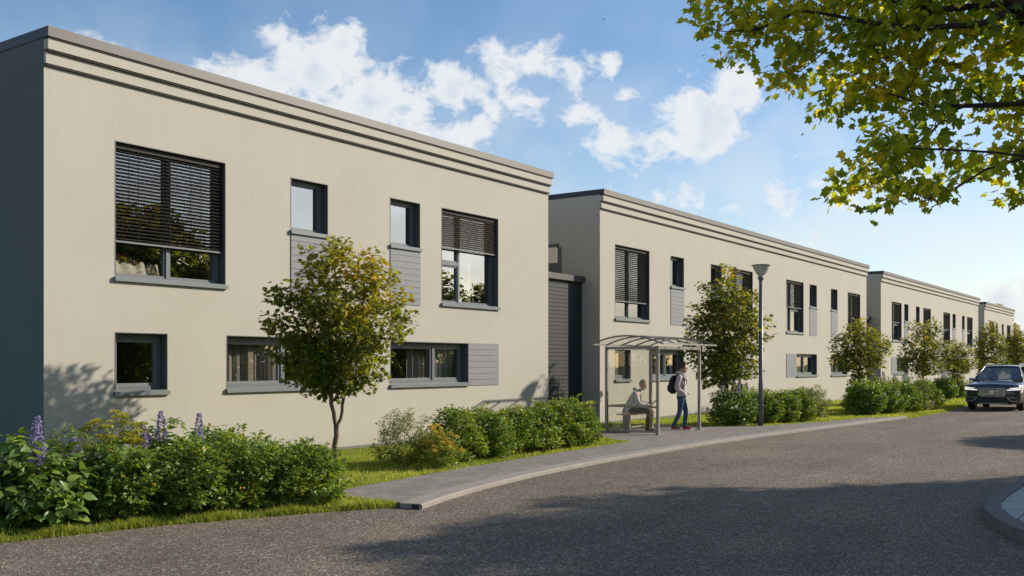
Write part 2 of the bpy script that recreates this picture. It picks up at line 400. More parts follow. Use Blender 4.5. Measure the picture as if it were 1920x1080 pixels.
for a, b in zip(kv, kv[1:]): kd.append(kd[-1] + (b - a).length)
def on_kerb(t_):
    for i in range(len(kd) - 1):
        if kd[i + 1] >= t_ or i == len(kd) - 2:
            f = (t_ - kd[i]) / (kd[i + 1] - kd[i]); d = (kv[i + 1] - kv[i]).normalized(); return kv[i].lerp(kv[i + 1], f), Vector((-d.y, d.x, 0))
t_ = 0.0
while t_ < kd[-1] - .3:
    t2 = min(t_ + 2.0, kd[-1]); z1 = .004 + rk.uniform(-.0015, .0015); mm = MB(); n_ = 6; vs = []
    wd = .295 if t_ < 22 else .2
    for k in range(n_ + 1):
        p, nn = on_kerb(t_ + .004 + (t2 - t_ - .008) * k / n_)
        q = p + nn * .018; e = p + nn * wd
        vs += [(p.x, p.y, -.11), (p.x, p.y, z1 - .018), (q.x, q.y, z1), (e.x, e.y, z1), (e.x, e.y, -.11)]
    fs = [(k * 5 + j, (k + 1) * 5 + j, (k + 1) * 5 + j + 1, k * 5 + j + 1) for k in range(n_) for j in range(4)] + [(0, 1, 2, 3, 4), tuple(n_ * 5 + j for j in (4, 3, 2, 1, 0))]
    mm.add(vs, fs).build('kerb_stone', 'kerb_concrete', path); t_ = t2
boxo('edging', 'kerb_side', path, 9.185, 9.217, 7.81, 9.55, -0.11, -0.003)
nogrow = [(x, y - .1) for x, y in KERB] + BACK

# rounded pavement corner across the street, with large slabs
OUT = [(60, 2.24), (30, 2.24), (18, 2.24), (16.2, 2.24), (13.4, 2.24), (12.88, 2.2), (12.28, 2.09), (11.65, 1.88), (11.16, 1.66), (10.76, 1.42), (10.2, 0.9), (9.9, 0.2), (9.8, -1.5), (9.8, -4)]
INN = [(60, 2.068), (30, 2.068), (18, 2.068), (16.2, 2.068), (13.6, 2.066), (12.93, 2.03), (12.42, 1.93), (11.78, 1.72), (11.3, 1.5), (10.95, 1.28), (10.42, 0.8), (10.12, 0.15), (10.02, -1.5), (10.02, -4)]
isl = tag(MB().prism(list(reversed(INN)) + [(60, -4)], -0.11, 0.03).build('pavement_corner', 'kerb_side'), kind='structure')
o2 = strip_pts(list(reversed(OUT)), 0.25); i2 = strip_pts(list(reversed(INN)), 0.25)
def at_frac(L, f):
    i = f * (len(L) - 1); k = min(int(i), len(L) - 2); return L[k].lerp(L[k + 1], i - k)
ov = [Vector((*p, 0)) for p in OUT]; iv = [Vector((*p, 0)) for p in INN]
for k in range(3, len(ov) - 1):
    seg = max(1, round((ov[k + 1] - ov[k]).length / 1.0))
    for s_ in range(seg):
        f0, f1 = s_ / seg, (s_ + 1) / seg
        a, b = ov[k].lerp(ov[k + 1], f0), ov[k].lerp(ov[k + 1], f1); c, d = iv[k].lerp(iv[k + 1], f1), iv[k].lerp(iv[k + 1], f0)
        mm = MB(); mm.cur = 0
        mm.add([(v.x, v.y, 0.062) for v in (a, b, c, d)] + [(v.x, v.y, 0.05) for v in (a, b)] , [(0, 1, 2, 3)])
        mm.add([(a.x, a.y, 0.062), (b.x, b.y, 0.062), (b.x, b.y, -0.11), (a.x, a.y, -0.11)], [(0, 3, 2, 1)])
        mm.add([(d.x, d.y, 0.062), (c.x, c.y, 0.062), (c.x, c.y, -0.05), (d.x, d.y, -0.05)], [(0, 1, 2, 3)])
        mm.build('kerb_stone', 'kerb_old', isl)
def clip(poly, a, b):
    out = []
    def side(p): return (b[0] - a[0]) * (p[1] - a[1]) - (b[1] - a[1]) * (p[0] - a[0])
    for i in range(len(poly)):
        p, q = poly[i], poly[(i + 1) % len(poly)]; sp_, sq = side(p), side(q)
        if sp_ >= 0: out.append(p)
        if sp_ * sq < 0:
            t_ = sp_ / (sp_ - sq); out.append((p[0] + (q[0] - p[0]) * t_, p[1] + (q[1] - p[1]) * t_))
    return out
SLAB_X, SLAB_Y = 0.40, 0.62
rs = random.Random(3)
for i in range(0, 24):
    for j in range(0, 6):
        x0 = 10.02 + i * SLAB_X; y0 = 2.1 - 0.22 - (j + 0) * SLAB_Y - (0.31 if i % 2 and False else 0)
        g = 0.011
        poly = [(x0 + g, y0 + g - 0.2), (x0 + SLAB_X - g, y0 + g - 0.2), (x0 + SLAB_X - g, y0 + SLAB_Y - g - 0.2), (x0 + g, y0 + SLAB_Y - g - 0.2)]
        for a, b in zip(INN, INN[1:]):
            if poly: poly = clip(poly, (a[0], a[1] - 0.004), (b[0] + 0.0, b[1] - 0.004))
        if len(poly) >= 3:
            z = 0.05 + rs.uniform(-0.002, 0.002)
            MB().prism(poly, 0.028, z).build('slab', 'slab_stone', isl)
tag(MB().prism([(10.6, -70), (420, -70), (420, -1.9), (10.6, -1.9)], -0.1, 0.066).build('verge', 'lawn_ground'), kind='structure')

# ------------------------------------------------------------------ houses
D = 14.17
def facade(parent, X0, X1, holes, ztop, depth=9.0, side='stucco', noleft=False):
    """front wall with real openings, side walls, back, roof slab"""
    xs = sorted({X0, X1, *[h[0] for h in holes], *[h[1] for h in holes]})
    zs = sorted({-0.1, ztop, *[h[2] for h in holes], *[h[3] for h in holes]})
    mb = MB()
    def hole(x, z): return any(h[0] < x < h[1] and h[2] < z < h[3] for h in holes)
    for Yp, flip in ((D, False), (D + 0.30, True)):
        mb.cur = 0 if not flip else 2
        for a, b in zip(xs, xs[1:]):
            for c, d in zip(zs, zs[1:]):
                if hole((a + b) / 2, (c + d) / 2): continue
                q = [(a, Yp, c), (b, Yp, c), (b, Yp, d), (a, Yp, d)]
                mb.add(q, [(0, 1, 2, 3) if not flip else (3, 2, 1, 0)])
    mb.cur = 0
    for x0, x1, z0, z1 in holes:
        mb.add([(x0, D, z0), (x1, D, z0), (x1, D + .3, z0), (x0, D + .3, z0), (x0, D, z1), (x1, D, z1), (x1, D + .3, z1), (x0, D + .3, z1)],
               [(0, 3, 2, 1), (4, 5, 6, 7), (0, 4, 7, 3), (1, 2, 6, 5)])
    mb.cur = 1
    mb.add([(X0, D, -.1), (X0, D + depth, -.1), (X0, D + depth, ztop), (X0, D, ztop)], [(0, 3, 2, 1)])
    mb.cur = 0
    mb.add([(X1, D, -.1), (X1, D + depth, -.1), (X1, D + depth, ztop), (X1, D, ztop)], [(0, 1, 2, 3)])
    mb.add([(X0, D + depth, -.1), (X1, D + depth, -.1), (X1, D + depth, ztop), (X0, D + depth, ztop)], [(0, 3, 2, 1)])
    wall = mb.build('wall', ['stucco', side, 'interior'], parent)
    rm = MB(); rm.cur = 0
    yb = D + 4.0
    rm.add([(X0 + .2, yb, 0), (X1 - .2, yb, 0), (X1 - .2, yb, ztop), (X0 + .2, yb, ztop)], [(0, 1, 2, 3)])
    for xx in (X0 + .25, X1 - .25):
        rm.add([(xx, D + .3, 0), (xx, yb, 0), (xx, yb, ztop), (xx, D + .3, ztop)], [(0, 1, 2, 3)])
    for xx in [x for x in np.arange(X0 + 4.1, X1 - 2, 3.3)]:
        rm.box(xx, xx + .12, D + .32, yb, 0, ztop - .3)
    rm.cur = 1
    rm.box(X0 + .2, X1 - .2, D + .31, yb, 2.55, 2.85); rm.box(X0 + .2, X1 - .2, D + .31, yb, 0.0, 0.12)
    rm.cur = 0
    rm.box(X0 + .2, X1 - .2, D + .31, yb, ztop - .45, ztop - .3)
    rm.build('room', ['interior', 'interior_floor'], parent)
    return wall

def roof(parent, X0, X1, zt, depth=9.0, dark_side=True):
    """two stepped cornice bands under a metal coping"""
    boxo('cornice_band', 'stucco', parent, X0 + .002, X1 - .002, D - .055, D + .001, zt - .53, zt - .36)
    boxo('cornice_band', 'stucco', parent, X0 + .001, X1 + .03, D - .115, D + .002, zt - .33, zt - .18)
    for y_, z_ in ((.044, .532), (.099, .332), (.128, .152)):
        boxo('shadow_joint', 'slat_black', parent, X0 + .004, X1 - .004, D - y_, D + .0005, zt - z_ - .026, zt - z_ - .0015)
    mb = MB(); mb.cur = 0; x0, x1, y0, y1 = X0 - .015, X1 + .06, D - .145, D + depth + .05
    z0, z1 = zt - .15, zt
    mb.add([(x0, y0, z0), (x1, y0, z0), (x1, y0, z1), (x0, y0, z1)], [(0, 1, 2, 3)])
    mb.add([(x1, y0, z0), (x1, y1, z0), (x1, y1, z1), (x1, y0, z1)], [(0, 1, 2, 3)])
    mb.add([(x0, y0, z1), (x1, y0, z1), (x1, y1, z1), (x0, y1, z1)], [(0, 1, 2, 3)])
    mb.add([(x0, y0, z0), (x1, y0, z0), (x1, y1, z0), (x0, y1, z0)], [(3, 2, 1, 0)])
    mb.add([(x0, y1, z0), (x1, y1, z0), (x1, y1, z1), (x0, y1, z1)], [(3, 2, 1, 0)])
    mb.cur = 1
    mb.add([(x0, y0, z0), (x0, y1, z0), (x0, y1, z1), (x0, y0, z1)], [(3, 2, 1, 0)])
    mb.build('roof_coping', ['cap_metal', 'cap_shade'], parent)

def window(parent, x0, x1, z0, z1, bays=(1.0,), transom=None, blind=None, pieces=True, glassm='window_glass', pitch=0.058, tilt=20, low=False, slat='slat_black'):
    """opening x0..x1, z0 (sill underside) .. z1 ; bays = fractions of the width at which a mullion sits (last = 1)"""
    yF = D + .15
    fr = MB(); top = .10 if low else .07
    zb = z0 + (.09 if low else .08); fb = .055 if low else .035
    fr.box(x0 + .03, x1 - .03, yF, yF + .09, z1 - top, z1 - .012)
    fr.box(x0 + .03, x1 - .03, yF, yF + .09, zb - .02, zb + fb)
    fr.box(x0 + .03, x0 + .09, yF + .001, yF + .089, zb + fb, z1 - top); fr.box(x1 - .09, x1 - .03, yF + .001, yF + .089, zb + fb, z1 - top)
    wn = fr.build('window', 'frame_grey', parent)
    rv = MB()   # metal lining of the opening
    rv.box(x0 - .001, x0 + .012, D - .004, D + .28, z0 + .09, z1 - .012); rv.box(x1 - .012, x1 + .001, D - .004, D + .28, z0 + .09, z1 - .012)
    rv.box(x0 - .001, x1 + .001, D - .004, D + .28, z1 - .012, z1 + .001)
    rv.build('reveal', 'reveal_grey', wn)
    sl = MB(); e = .022
    sl.add([(x0 - e, D - .055, z0), (x1 + e, D - .055, z0), (x1 + e, yF, z0), (x0 - e, yF, z0),
            (x0 - e, D - .055, z0 + .065), (x1 + e, D - .055, z0 + .065), (x1 + e, yF, z0 + .085), (x0 - e, yF, z0 + .085)],
           [(0, 3, 2, 1), (4, 5, 6, 7), (0, 1, 5, 4), (1, 2, 6, 5), (2, 3, 7, 6), (3, 0, 4, 7)])
    # the sill only sticks out in front of the wall; behind the wall face it is as wide as the opening
    sl = MB(); sl.box(x0 - e, x1 + e, D - .055, D - .003, z0, z0 + .068); sl.box(x0 + .002, x1 - .002, D - .003, yF + .01, z0 + .012, z0 + .082)
    sl.build('sill', 'sill_metal', wn)
    xi0, xi1 = x0 + .09, x1 - .09; zi0, zi1 = zb + fb, z1 - top
    edges = [xi0]
    for b in bays[:-1]: edges.append(xi0 + (xi1 - xi0) * b)
    edges.append(xi1)
    for b in edges[1:-1]: boxo('mullion', 'frame_grey', wn, b - .03, b + .03, yF - .004, yF + .085, zi0, zi1)
    sash = MB(); sy0, sy1 = yF + .02, yF + .075; sw = .05 if low else .036
    for k, (a, b) in enumerate(zip(edges, edges[1:])):
        a2 = a + (.03 if k else 0) ; b2 = b - (.03 if k < len(edges) - 2 else 0)
        parts = [(zi0, zi1)]
        if transom is not None and k == transom[0]:
            boxo('transom', 'frame_grey', wn, a2, b2, yF - .002, yF + .08, transom[1] - .04, transom[1] + .04)
            parts = [(zi0, transom[1] - .04), (transom[1] + .04, zi1)]
        for c, d in parts:
            sash.box(a2, b2, sy0, sy1, d - sw, d); sash.box(a2, b2, sy0, sy1, c, c + sw)
            sash.box(a2, a2 + sw, sy0, sy1, c + sw, d - sw); sash.box(b2 - sw, b2, sy0, sy1, c + sw, d - sw)
            MB().add([(a2 + sw - .005, yF + .055, c + sw - .005), (b2 - sw + .005, yF + .055, c + sw - .005), (b2 - sw + .005, yF + .055, d - sw + .005), (a2 + sw - .005, yF + .055, d - sw + .005)], [(0, 1, 2, 3)]).build('pane', glassm, wn)
    sash.build('sash', 'sill_metal' if low else 'frame_grey', wn)
    if blind is not None:
        boxo('blind_box', 'slat_black', wn, x0 + .013, x1 - .013, D + .06, D + .14, z1 - .10, z1 - .013)
        n = int((z1 - .12 - blind) / pitch)
        w_, th = .0315, .0022; ca, sa = math.cos(R(tilt)), math.sin(R(tilt))
        def slat_mb(mb, z):
            return mb.obox(((x0 + x1) / 2, D + .075, z), ((x1 - x0) / 2 - .02, 0, 0), (0, w_ * ca, w_ * sa), (0, -th * sa, th * ca))
        if pieces:
            me = slat_mb(MB(), 0).mesh('slat', slat)
            for i in range(n):
                o = link('slat', me, wn, loc=(0, 0, z1 - .135 - i * pitch))
        else:
            mb = MB()
            for i in range(n): slat_mb(mb, z1 - .135 - i * pitch)
            tag(mb.build('slats', slat, wn), kind='stuff')
        boxo('bottom_rail', 'frame_grey', wn, x0 + .02, x1 - .02, D + .055, D + .095, z1 - .135 - n * pitch - .01, z1 - .135 - n * pitch + .02)
        cords = MB()
        for f in (.22, .5, .78): cords.box(x0 + (x1 - x0) * f - .003, x0 + (x1 - x0) * f + .003, D + .072, D + .078, z1 - .135 - n * pitch, z1 - .1)
        if pieces: tag(cords.build('ladder_cords', 'slat_black', wn), kind='stuff')
    return wn

def cladding(parent, x0, x1, z0, z1, pieces=True, m='board_grey', pitch=0.133, name='cladding_panel'):
    p = boxo(name, 'joint_dark', parent, x0, x1, D - .006, D + .01, z0, z1)
    n = max(1, round((z1 - z0) / pitch)); h = (z1 - z0) / n
    if pieces:
        me = MB().box(x0 + .002, x1 - .002, D - .016, D - .0065, .003, h - .003).mesh('board', m)
        for i in range(n): link('board', me, p, loc=(0, 0, z0 + i * h))
    else:
        mb = MB()
        for i in range(n): mb.box(x0 + .002, x1 - .002, D - .016, D - .0065, z0 + i * h + .004, z0 + i * h + h - .004)
        tag(mb.build('boards', m, p), kind='stuff')
    return p

HG = 'terraced houses along the street'
# --- nearest house
h1 = empty('house', (0, 0, 0), 'nearest beige flat-roofed house with shade-darkened end wall, behind the flowering shrubs', 'house', HG)
W1 = [(9.27, 11.43, 3.01, 5.23), (12.94, 13.91, 4.15, 5.21), (15.71, 16.69, 4.15, 5.21), (17.43, 19.61, 3.0, 5.22), (9.27, 10.24, 1.19, 2.2), (11.45, 13.91, 1.19, 2.2), (15.72, 18.4, 1.19, 2.18)]
facade(h1, 8.10, 21.84, [(a, b, c + .01, d) for a, b, c, d in W1], 6.60, side='shaded_render')
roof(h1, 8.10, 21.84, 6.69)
window(h1, *W1[0], bays=(.5, 1), blind=3.62, glassm='mixed_glass')
window(h1, *W1[1], glassm='coated_glass'); window(h1, *W1[2], glassm='coated_glass')
window(h1, *W1[3], bays=(.36, 1), transom=(0, 4.0), blind=4.30, glassm='coated_glass', pitch=.05, tilt=28, slat='slat_brown')
window(h1, *W1[4], low=True); window(h1, *W1[5], bays=(.58, 1), low=True); window(h1, *W1[6], bays=(.60, 1), low=True)
cladding(h1, 12.94, 13.91, 2.97, 4.15); cladding(h1, 15.71, 16.69, 2.97, 4.15); cladding(h1, 18.40, 19.61, 1.19, 2.18)
boxo('plinth', 'plinth', h1, 8.104, 21.836, D - .012, D + .01, -.1, .045)
# --- second house
h2 = empty('house', (0, 0, 0), 'beige flat-roofed house in the middle, behind the bus shelter and street lamp', 'house', HG)
W2 = [(25.4, 27.57, 2.96, 5.18), (29.04, 30.03, 4.12, 5.17), (32.17, 33.14, 4.12, 5.16), (33.95, 36.03, 2.95, 5.17), (39.65, 41.77, 2.94, 5.15), (42.55, 43.51, 4.1, 5.14), (45.5, 46.47, 4.1, 5.13), (48.06, 50.13, 2.93, 5.12),
      (25.4, 26.36, 1.17, 2.16), (27.68, 30.02, 1.17, 2.15), (32.2, 34.9, 1.15, 2.14), (40.88, 43.52, 1.14, 2.12), (45.5, 48.0, 1.12, 2.11)]
facade(h2, 24.53, 51.22, [(a, b, c + .01, d) for a, b, c, d in W2], 6.57)
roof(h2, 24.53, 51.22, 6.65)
window(h2, *W2[0], bays=(.5, 1), blind=3.52)
window(h2, *W2[1]); window(h2, *W2[2])
window(h2, *W2[3], bays=(.36, 1), transom=(0, 3.95), blind=3.6, pieces=False)
window(h2, *W2[4], bays=(.42, 1), transom=(1, 3.97), blind=4.0, pieces=False)
window(h2, *W2[5]); window(h2, *W2[6]); window(h2, *W2[7], bays=(.5, 1), blind=3.5, pieces=False)
for i, b in ((8, (1,)), (9, (.54, 1)), (10, (.5, 1)), (11, (.5, 1)), (12, (.5, 1))): window(h2, *W2[i], bays=b, low=True)
cladding(h2, 29.04, 30.03, 2.95, 4.12); cladding(h2, 32.17, 33.14, 2.95, 4.12); cladding(h2, 34.9, 36.03, 1.15, 2.14)
cladding(h2, 42.55, 43.51, 2.92, 4.1); cladding(h2, 45.5, 46.47, 2.92, 4.1); cladding(h2, 39.65, 40.88, 1.14, 2.12)
boxo('plinth', 'plinth', h2, 24.534, 51.216, D - .012, D + .01, -.1, .045)
# --- third house
h3 = empty('house', (0, 0, 0), 'beige flat-roofed house third along, behind the small trees left of the parked car', 'house', HG)
T3 = [(56.08, 58.17, 2.9, 5.09), (58.77, 59.7, 4.05, 5.09), (61.5, 62.4, 4.05, 5.08), (63.31, 65.3, 2.9, 5.08), (68.82, 70.85, 2.88, 5.06), (71.63, 72.6, 4.03, 5.06), (74.73, 75.63, 4.03, 5.06), (76.47, 78.48, 2.88, 5.05),
      (57.11, 59.68, 1.09, 2.07), (61.61, 64.2, 1.09, 2.07), (69.9, 72.5, 1.08, 2.05), (74.7, 77.2, 1.08, 2.05)]
facade(h3, 53.9, 80.65, [(a, b, c + .01, d) for a, b, c, d in T3], 6.49)
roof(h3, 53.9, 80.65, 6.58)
for i, (a, b, c, d) in enumerate(T3):
    if b - a < 1.1: window(h3, a, b, c, d); cladding(h3, a, b, 2.9, c, pieces=False)
    elif d > 4: window(h3, a, b, c, d, bays=(.42, 1), transom=(1, 3.9), blind=3.95 + (i % 2) * .1, pieces=False, pitch=.07)
    else: window(h3, a, b, c, d, bays=(.5, 1), low=True)
cladding(h3, 55.95, 57.11, 1.09, 2.07, pieces=False); cladding(h3, 64.2, 65.3, 1.09, 2.07, pieces=False); cladding(h3, 68.8, 69.9, 1.08, 2.05, pieces=False)
# --- fourth house
h4 = empty('house', (0, 0, 0), 'farthest and smallest beige flat-roofed house at the end of the row', 'house', HG)
T4 = [(85.35, 87.26, 2.85, 5.01), (88.0, 88.95, 4.0, 5.0), (90.9, 91.75, 4.0, 5.0), (93.37, 95.27, 2.85, 5.0), (86, 88.9, 1.05, 2.0), (91, 94, 1.05, 2.0)]
facade(h4, 83.1, 96.8, [(a, b, c + .01, d) for a, b, c, d in T4], 6.35)
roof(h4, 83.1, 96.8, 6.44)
for i, (a, b, c, d) in enumerate(T4):
    if b - a < 1.1: window(h4, a, b, c, d); cladding(h4, a, b, 2.85, c, pieces=False)
    elif d > 4: window(h4, a, b, c, d, bays=(.5, 1), blind=3.9, pieces=False, pitch=.08)
    else: window(h4, a, b, c, d, bays=(.5, 1), low=True)

# window in the end wall of the second house, above the garage link
sw_ = MB(); xs_ = 24.53
sw_.box(xs_ - .03, xs_ + .02, 15.12, 15.55, 5.09, 5.2); sw_.box(xs_ - .03, xs_ + .02, 15.46, 15.57, 4.2, 5.09)
sw_.box(xs_ - .03, xs_ + .02, 17.0, 17.1, 4.2, 5.2); sw_.box(xs_ - .03, xs_ + .02, 15.55, 17.0, 5.1, 5.2)
sw_.v = [(x, y if y != 15.12 else 15.57, z) for x, y, z in sw_.v]
swo = sw_.build('window', 'reveal_grey', h2)
MB().add([(xs_ - .012, 15.55, 4.2), (xs_ - .012, 17.0, 4.2), (xs_ - .012, 17.0, 5.1), (xs_ - .012, 15.55, 5.1)], [(0, 3, 2, 1)]).build('pane', 'coated_glass', swo)

def garage(x0, x1, label, n, pieces):
    g = empty('garage', (0, 0, 0), label, 'garage', 'dark board-clad garages between the houses')
    Y = D + .58
    boxo('wall', 'joint_dark', g, x0 + .002, x1 - .002, Y + .02, Y + 6, -.1, 4.02)
    h = 4.02 / n; xm = x1 - .04
    if pieces:
        me = MB().box(x0 + .003, xm, Y, Y + .0195, .005, h - .006).mesh('board', 'board_dark')
        for i in range(n): link('board', me, g, loc=(0, 0, i * h))
    else:
        mb = MB()
        for i in range(n): mb.box(x0 + .003, xm, Y, Y + .0195, i * h + .005, (i + 1) * h - .006)
        tag(mb.build('boards', 'board_dark', g), kind='stuff')
    boxo('roof_coping', 'link_cap', g, x0 + .003, x1 - .004, Y - .10, Y + 6.05, 4.025, 4.19)
garage(21.84, 24.53, 'dark grey board-clad garage between the nearest house and the middle house', 38, True)
garage(51.22, 53.9, 'dark board-clad garage between the middle house and the third house, behind a small tree', 38, False)
garage(80.65, 83.1, 'dark board-clad garage between the third house and the farthest house', 30, False)
boxo('wall_box', 'frame_grey', h3, 53.70, 53.90, 15.4, 15.9, 4.25, 4.4)

# things behind the glass
bed = empty('bed', (9.5, 14.75, 2.85), 'bed with white crumpled blanket behind the large upper window of the nearest house', 'bed')
mat('linen', (0.72, 0.69, 0.64), 0.95, spec=0.1); mat('cushion_orange', (0.55, 0.16, 0.06), 0.9, spec=0.1); mat('bed_wood', (0.25, 0.17, 0.1), 0.6)
MB().box(-.0, 1.25, 0, 1.9, 0, .25).build('bed_frame', 'bed_wood', bed)
MB().box(0.02, 1.22, .02, 1.88, .25, .46).build('mattress', 'linen', bed, bevel=.05)
V = []; F = []
rb = random.Random(2)
for j in range(17):
    for i in range(21):
        x = .15 + i * .055; y = -.03 + j * .06
        z = .50 + .05 * math.sin(i * 1.1 + j * .5) + .04 * math.sin(j * 1.7 - i * .6) + rb.uniform(-.012, .012)
        if j == 0: z -= .30
        if i == 20: z -= .25
        V.append((x, y, z))
for j in range(16):
    for i in range(20): a = j * 21 + i; F.append((a, a + 1, a + 22, a + 21))
b_ = MB().add(V, F).build('blanket', 'linen', bed, smooth=True)
MB().ball((.32, .35, .66), (.33, .2, .10), 16, 10).build('pillow', 'cushion_orange', bed, smooth=True)
bed.scale = (.8, .8, .8); bed.location = (9.34, 14.50, 2.93)

def curtain(x0, x1, z0, z1, y, label):
    mb = MB(); n = int((x1 - x0) / .022)
    rr = random.Random(int(x0 * 10))
    pts = []
    ph = 0
    for i in range(n + 1):
        ph += rr.uniform(.45, .85)
        pts.append((x0 + (x1 - x0) * i / n, y + .035 * math.sin(ph) + .01 * math.sin(ph * 2.3)))
    vs = [(x, yy, z0) for x, yy in pts] + [(x, yy, z1) for x, yy in pts]
    mb.add(vs, [(i, i + 1, n + 2 + i, n + 1 + i) for i in range(n)])
    tag(mb.build('curtain', 'curtain_cloth', None, smooth=True), label, 'curtain', 'curtains behind the ground-floor windows')
curtain(11.5, 13.0, 1.1, 2.2, D + .42, 'pleated grey curtain in left half of the wide lower window beside the tree')
curtain(16.75, 17.3, 1.1, 2.2, D + .42, 'narrow grey curtain in lower window left of the mullion, near grey boards')
curtain(17.55, 18.3, 1.1, 2.2, D + .42, 'grey curtain behind the right pane of the lower window beside grey boards')
curtain(40.0, 40.7, 2.9, 4.2, D + .42, 'pale curtain in the tall upper window right of the lamp post')

# ------------------------------------------------------------------ foliage
def leaf_template(kind):
    if kind == 'maple':      # five-lobed, cupped
        o = [(0.0, 0, 0), (.18, .30, 0), (.12, .52, -.06), (.40, .40, 0), (.62, .50, -.07), (.62, .22, 0), (1.0, 0, -.10),
             (.62, -.22, 0), (.62, -.50, -.07), (.40, -.40, 0), (.12, -.52, -.06), (.18, -.30, 0)]
        v = [(.38, 0, .04)] + o; n = len(o)
        return np.array(v), np.array([(0, 1 + i, 1 + (i + 1) % n) for i in range(n)])
    if kind == 'star':       # cheaper maple for small sizes
        v = [(.1, 0, 0), (.12, .5, -.05), (.45, .2, .02), (.62, .5, -.06), (1, 0, -.08), (.62, -.5, -.06), (.45, -.2, .02), (.12, -.5, -.05)]
        return np.array(v), np.array([(0, 1, 2), (2, 3, 4), (0, 2, 4), (0, 4, 6), (4, 5, 6), (0, 6, 7)])
    if kind == 'oval':
        v = [(0, 0, 0), (.33, .24, .05), (.7, .20, .02), (1, 0, -.12), (.7, -.20, .02), (.33, -.24, .05), (.5, 0, -.04)]
        return np.array(v), np.array([(0, 6, 1), (1, 6, 2), (2, 6, 3), (3, 6, 4), (4, 6, 5), (5, 6, 0)])
    if kind == 'broad':
        v = [(0, 0, 0), (.10, .25, .04), (.38, .36, .06), (.7, .22, 0), (1.05, 0, -.20), (.7, -.22, 0), (.38, -.36, .06), (.10, -.25, .04), (.38, 0, -.03), (.7, 0, -.08)]
        return np.array(v), np.array([(0, 8, 1), (1, 8, 2), (2, 8, 9), (2, 9, 3), (3, 9, 4), (4, 9, 5), (5, 9, 6), (6, 9, 8), (6, 8, 7), (7, 8, 0)])
    v = [(0, 0, 0), (.45, .24, .06), (1, 0, -.08), (.45, -.24, .06)]
    return np.array(v), np.array([(0, 2, 1), (0, 3, 2)])

def place_leaves(kind, C, T, N, S, rnd):
    """C centres, T tip directions, N normals, S sizes -> vertex and triangle arrays"""
    tv, tf = leaf_template(kind)
    T = T / (np.linalg.norm(T, axis=1, keepdims=True) + 1e-9)
    N = N - (N * T).sum(1, keepdims=True) * T
    N = N / (np.linalg.norm(N, axis=1, keepdims=True) + 1e-9)
    B = np.cross(N, T)
    V = C[:, None, :] + S[:, None, None] * (tv[None, :, 0:1] * T[:, None] + tv[None, :, 1:2] * B[:, None] + tv[None, :, 2:3] * N[:, None])
    F = tf[None] + (np.arange(len(C)) * len(tv))[:, None, None]
    return V.reshape(-1, 3), F.reshape(-1, 3), np.repeat(rnd, len(tf))

def grow(rng, trunks, targets, k=0.35, step=0.12, bend=0.35, wob=0.02):
    """connects every target point to the growing skeleton; returns nodes, parents, chains"""
    P = []; par = []; pl = []; dr = []; chains = []
    for tr in trunks:
        prev = -1; ch = []
        attach = None
        if tr.get('from') is not None:
            q = np.array(tr['pts'][0]); attach = int(np.argmin([np.linalg.norm(np.array(p) - q) for p in P])); prev = attach; ch.append(attach)
        pts = [np.array(p, float) for p in tr['pts']]
        fine = []
        for a, b in zip(pts, pts[1:]):
            n = max(1, int(np.linalg.norm(b - a) / step)); fine += [a + (b - a) * i / n for i in range(n)]
        fine.append(pts[-1])
        if attach is not None: fine = fine[1:]
        for p in fine:
            p = p + rng.normal(0, wob * .5, 3) * np.array([1, 1, 0.3])
            P.append(p); par.append(prev)
            if prev < 0: pl.append(0.0); dr.append(np.array([0, 0, 1.0]))
            else:
                d = p - P[prev]; l = np.linalg.norm(d); pl.append(pl[prev] + l); dr.append(d / (l + 1e-9))
            prev = len(P) - 1; ch.append(prev)
        chains.append(ch)
    root = np.array(trunks[0]['pts'][-1]) if trunks else np.zeros(3)
    order = np.argsort(np.linalg.norm(targets - root, axis=1))
    A = np.array(P); L = np.array(pl)
    minz = trunks[0].get('minz', -9)
    for ti in order:
        t = targets[ti]
        dist = np.linalg.norm(A - t, axis=1)
        up = np.clip(A[:, 2] - t[2], 0, None)
        cost = dist + k * L + up * .6 + (A[:, 2] < minz) * 50
        j = int(np.argmin(cost)); p0 = A[j]; d0 = dr[j]; l = dist[j]
        if l < 1e-3: continue
        m_ = max(2, int(l / step))
        c = p0 + d0 * l * bend + np.array([0, 0, .12 * l])
        ch = [j]; new = []
        for i in range(1, m_ + 1):
            u = i / m_
            q = (1 - u) ** 2 * p0 + 2 * u * (1 - u) * c + u * u * t + rng.normal(0, wob * (u < 1), 3)
            P.append(q); par.append(ch[-1]); dd = q - P[ch[-1]]; ll = np.linalg.norm(dd)
            pl.append(pl[ch[-1]] + ll); dr.append(dd / (ll + 1e-9)); ch.append(len(P) - 1); new.append(len(P) - 1)
        chains.append(ch)
        A = np.vstack([A, np.array([P[i] for i in new])]); L = np.concatenate([L, [pl[i] for i in new]])
    return np.array(P), par, chains

def radii(P, par, r_tip, expo, r_max):
    n = len(P); cnt = np.zeros(n); child = np.zeros(n, bool)
    for i in range(n):
        if par[i] >= 0: child[par[i]] = True
    for i in range(n - 1, -1, -1):
        if not child[i]: cnt[i] += 1
        if par[i] >= 0: cnt[par[i]] += cnt[i] + 0.02
    r = r_tip * cnt ** expo
    return np.minimum(r, r_max)

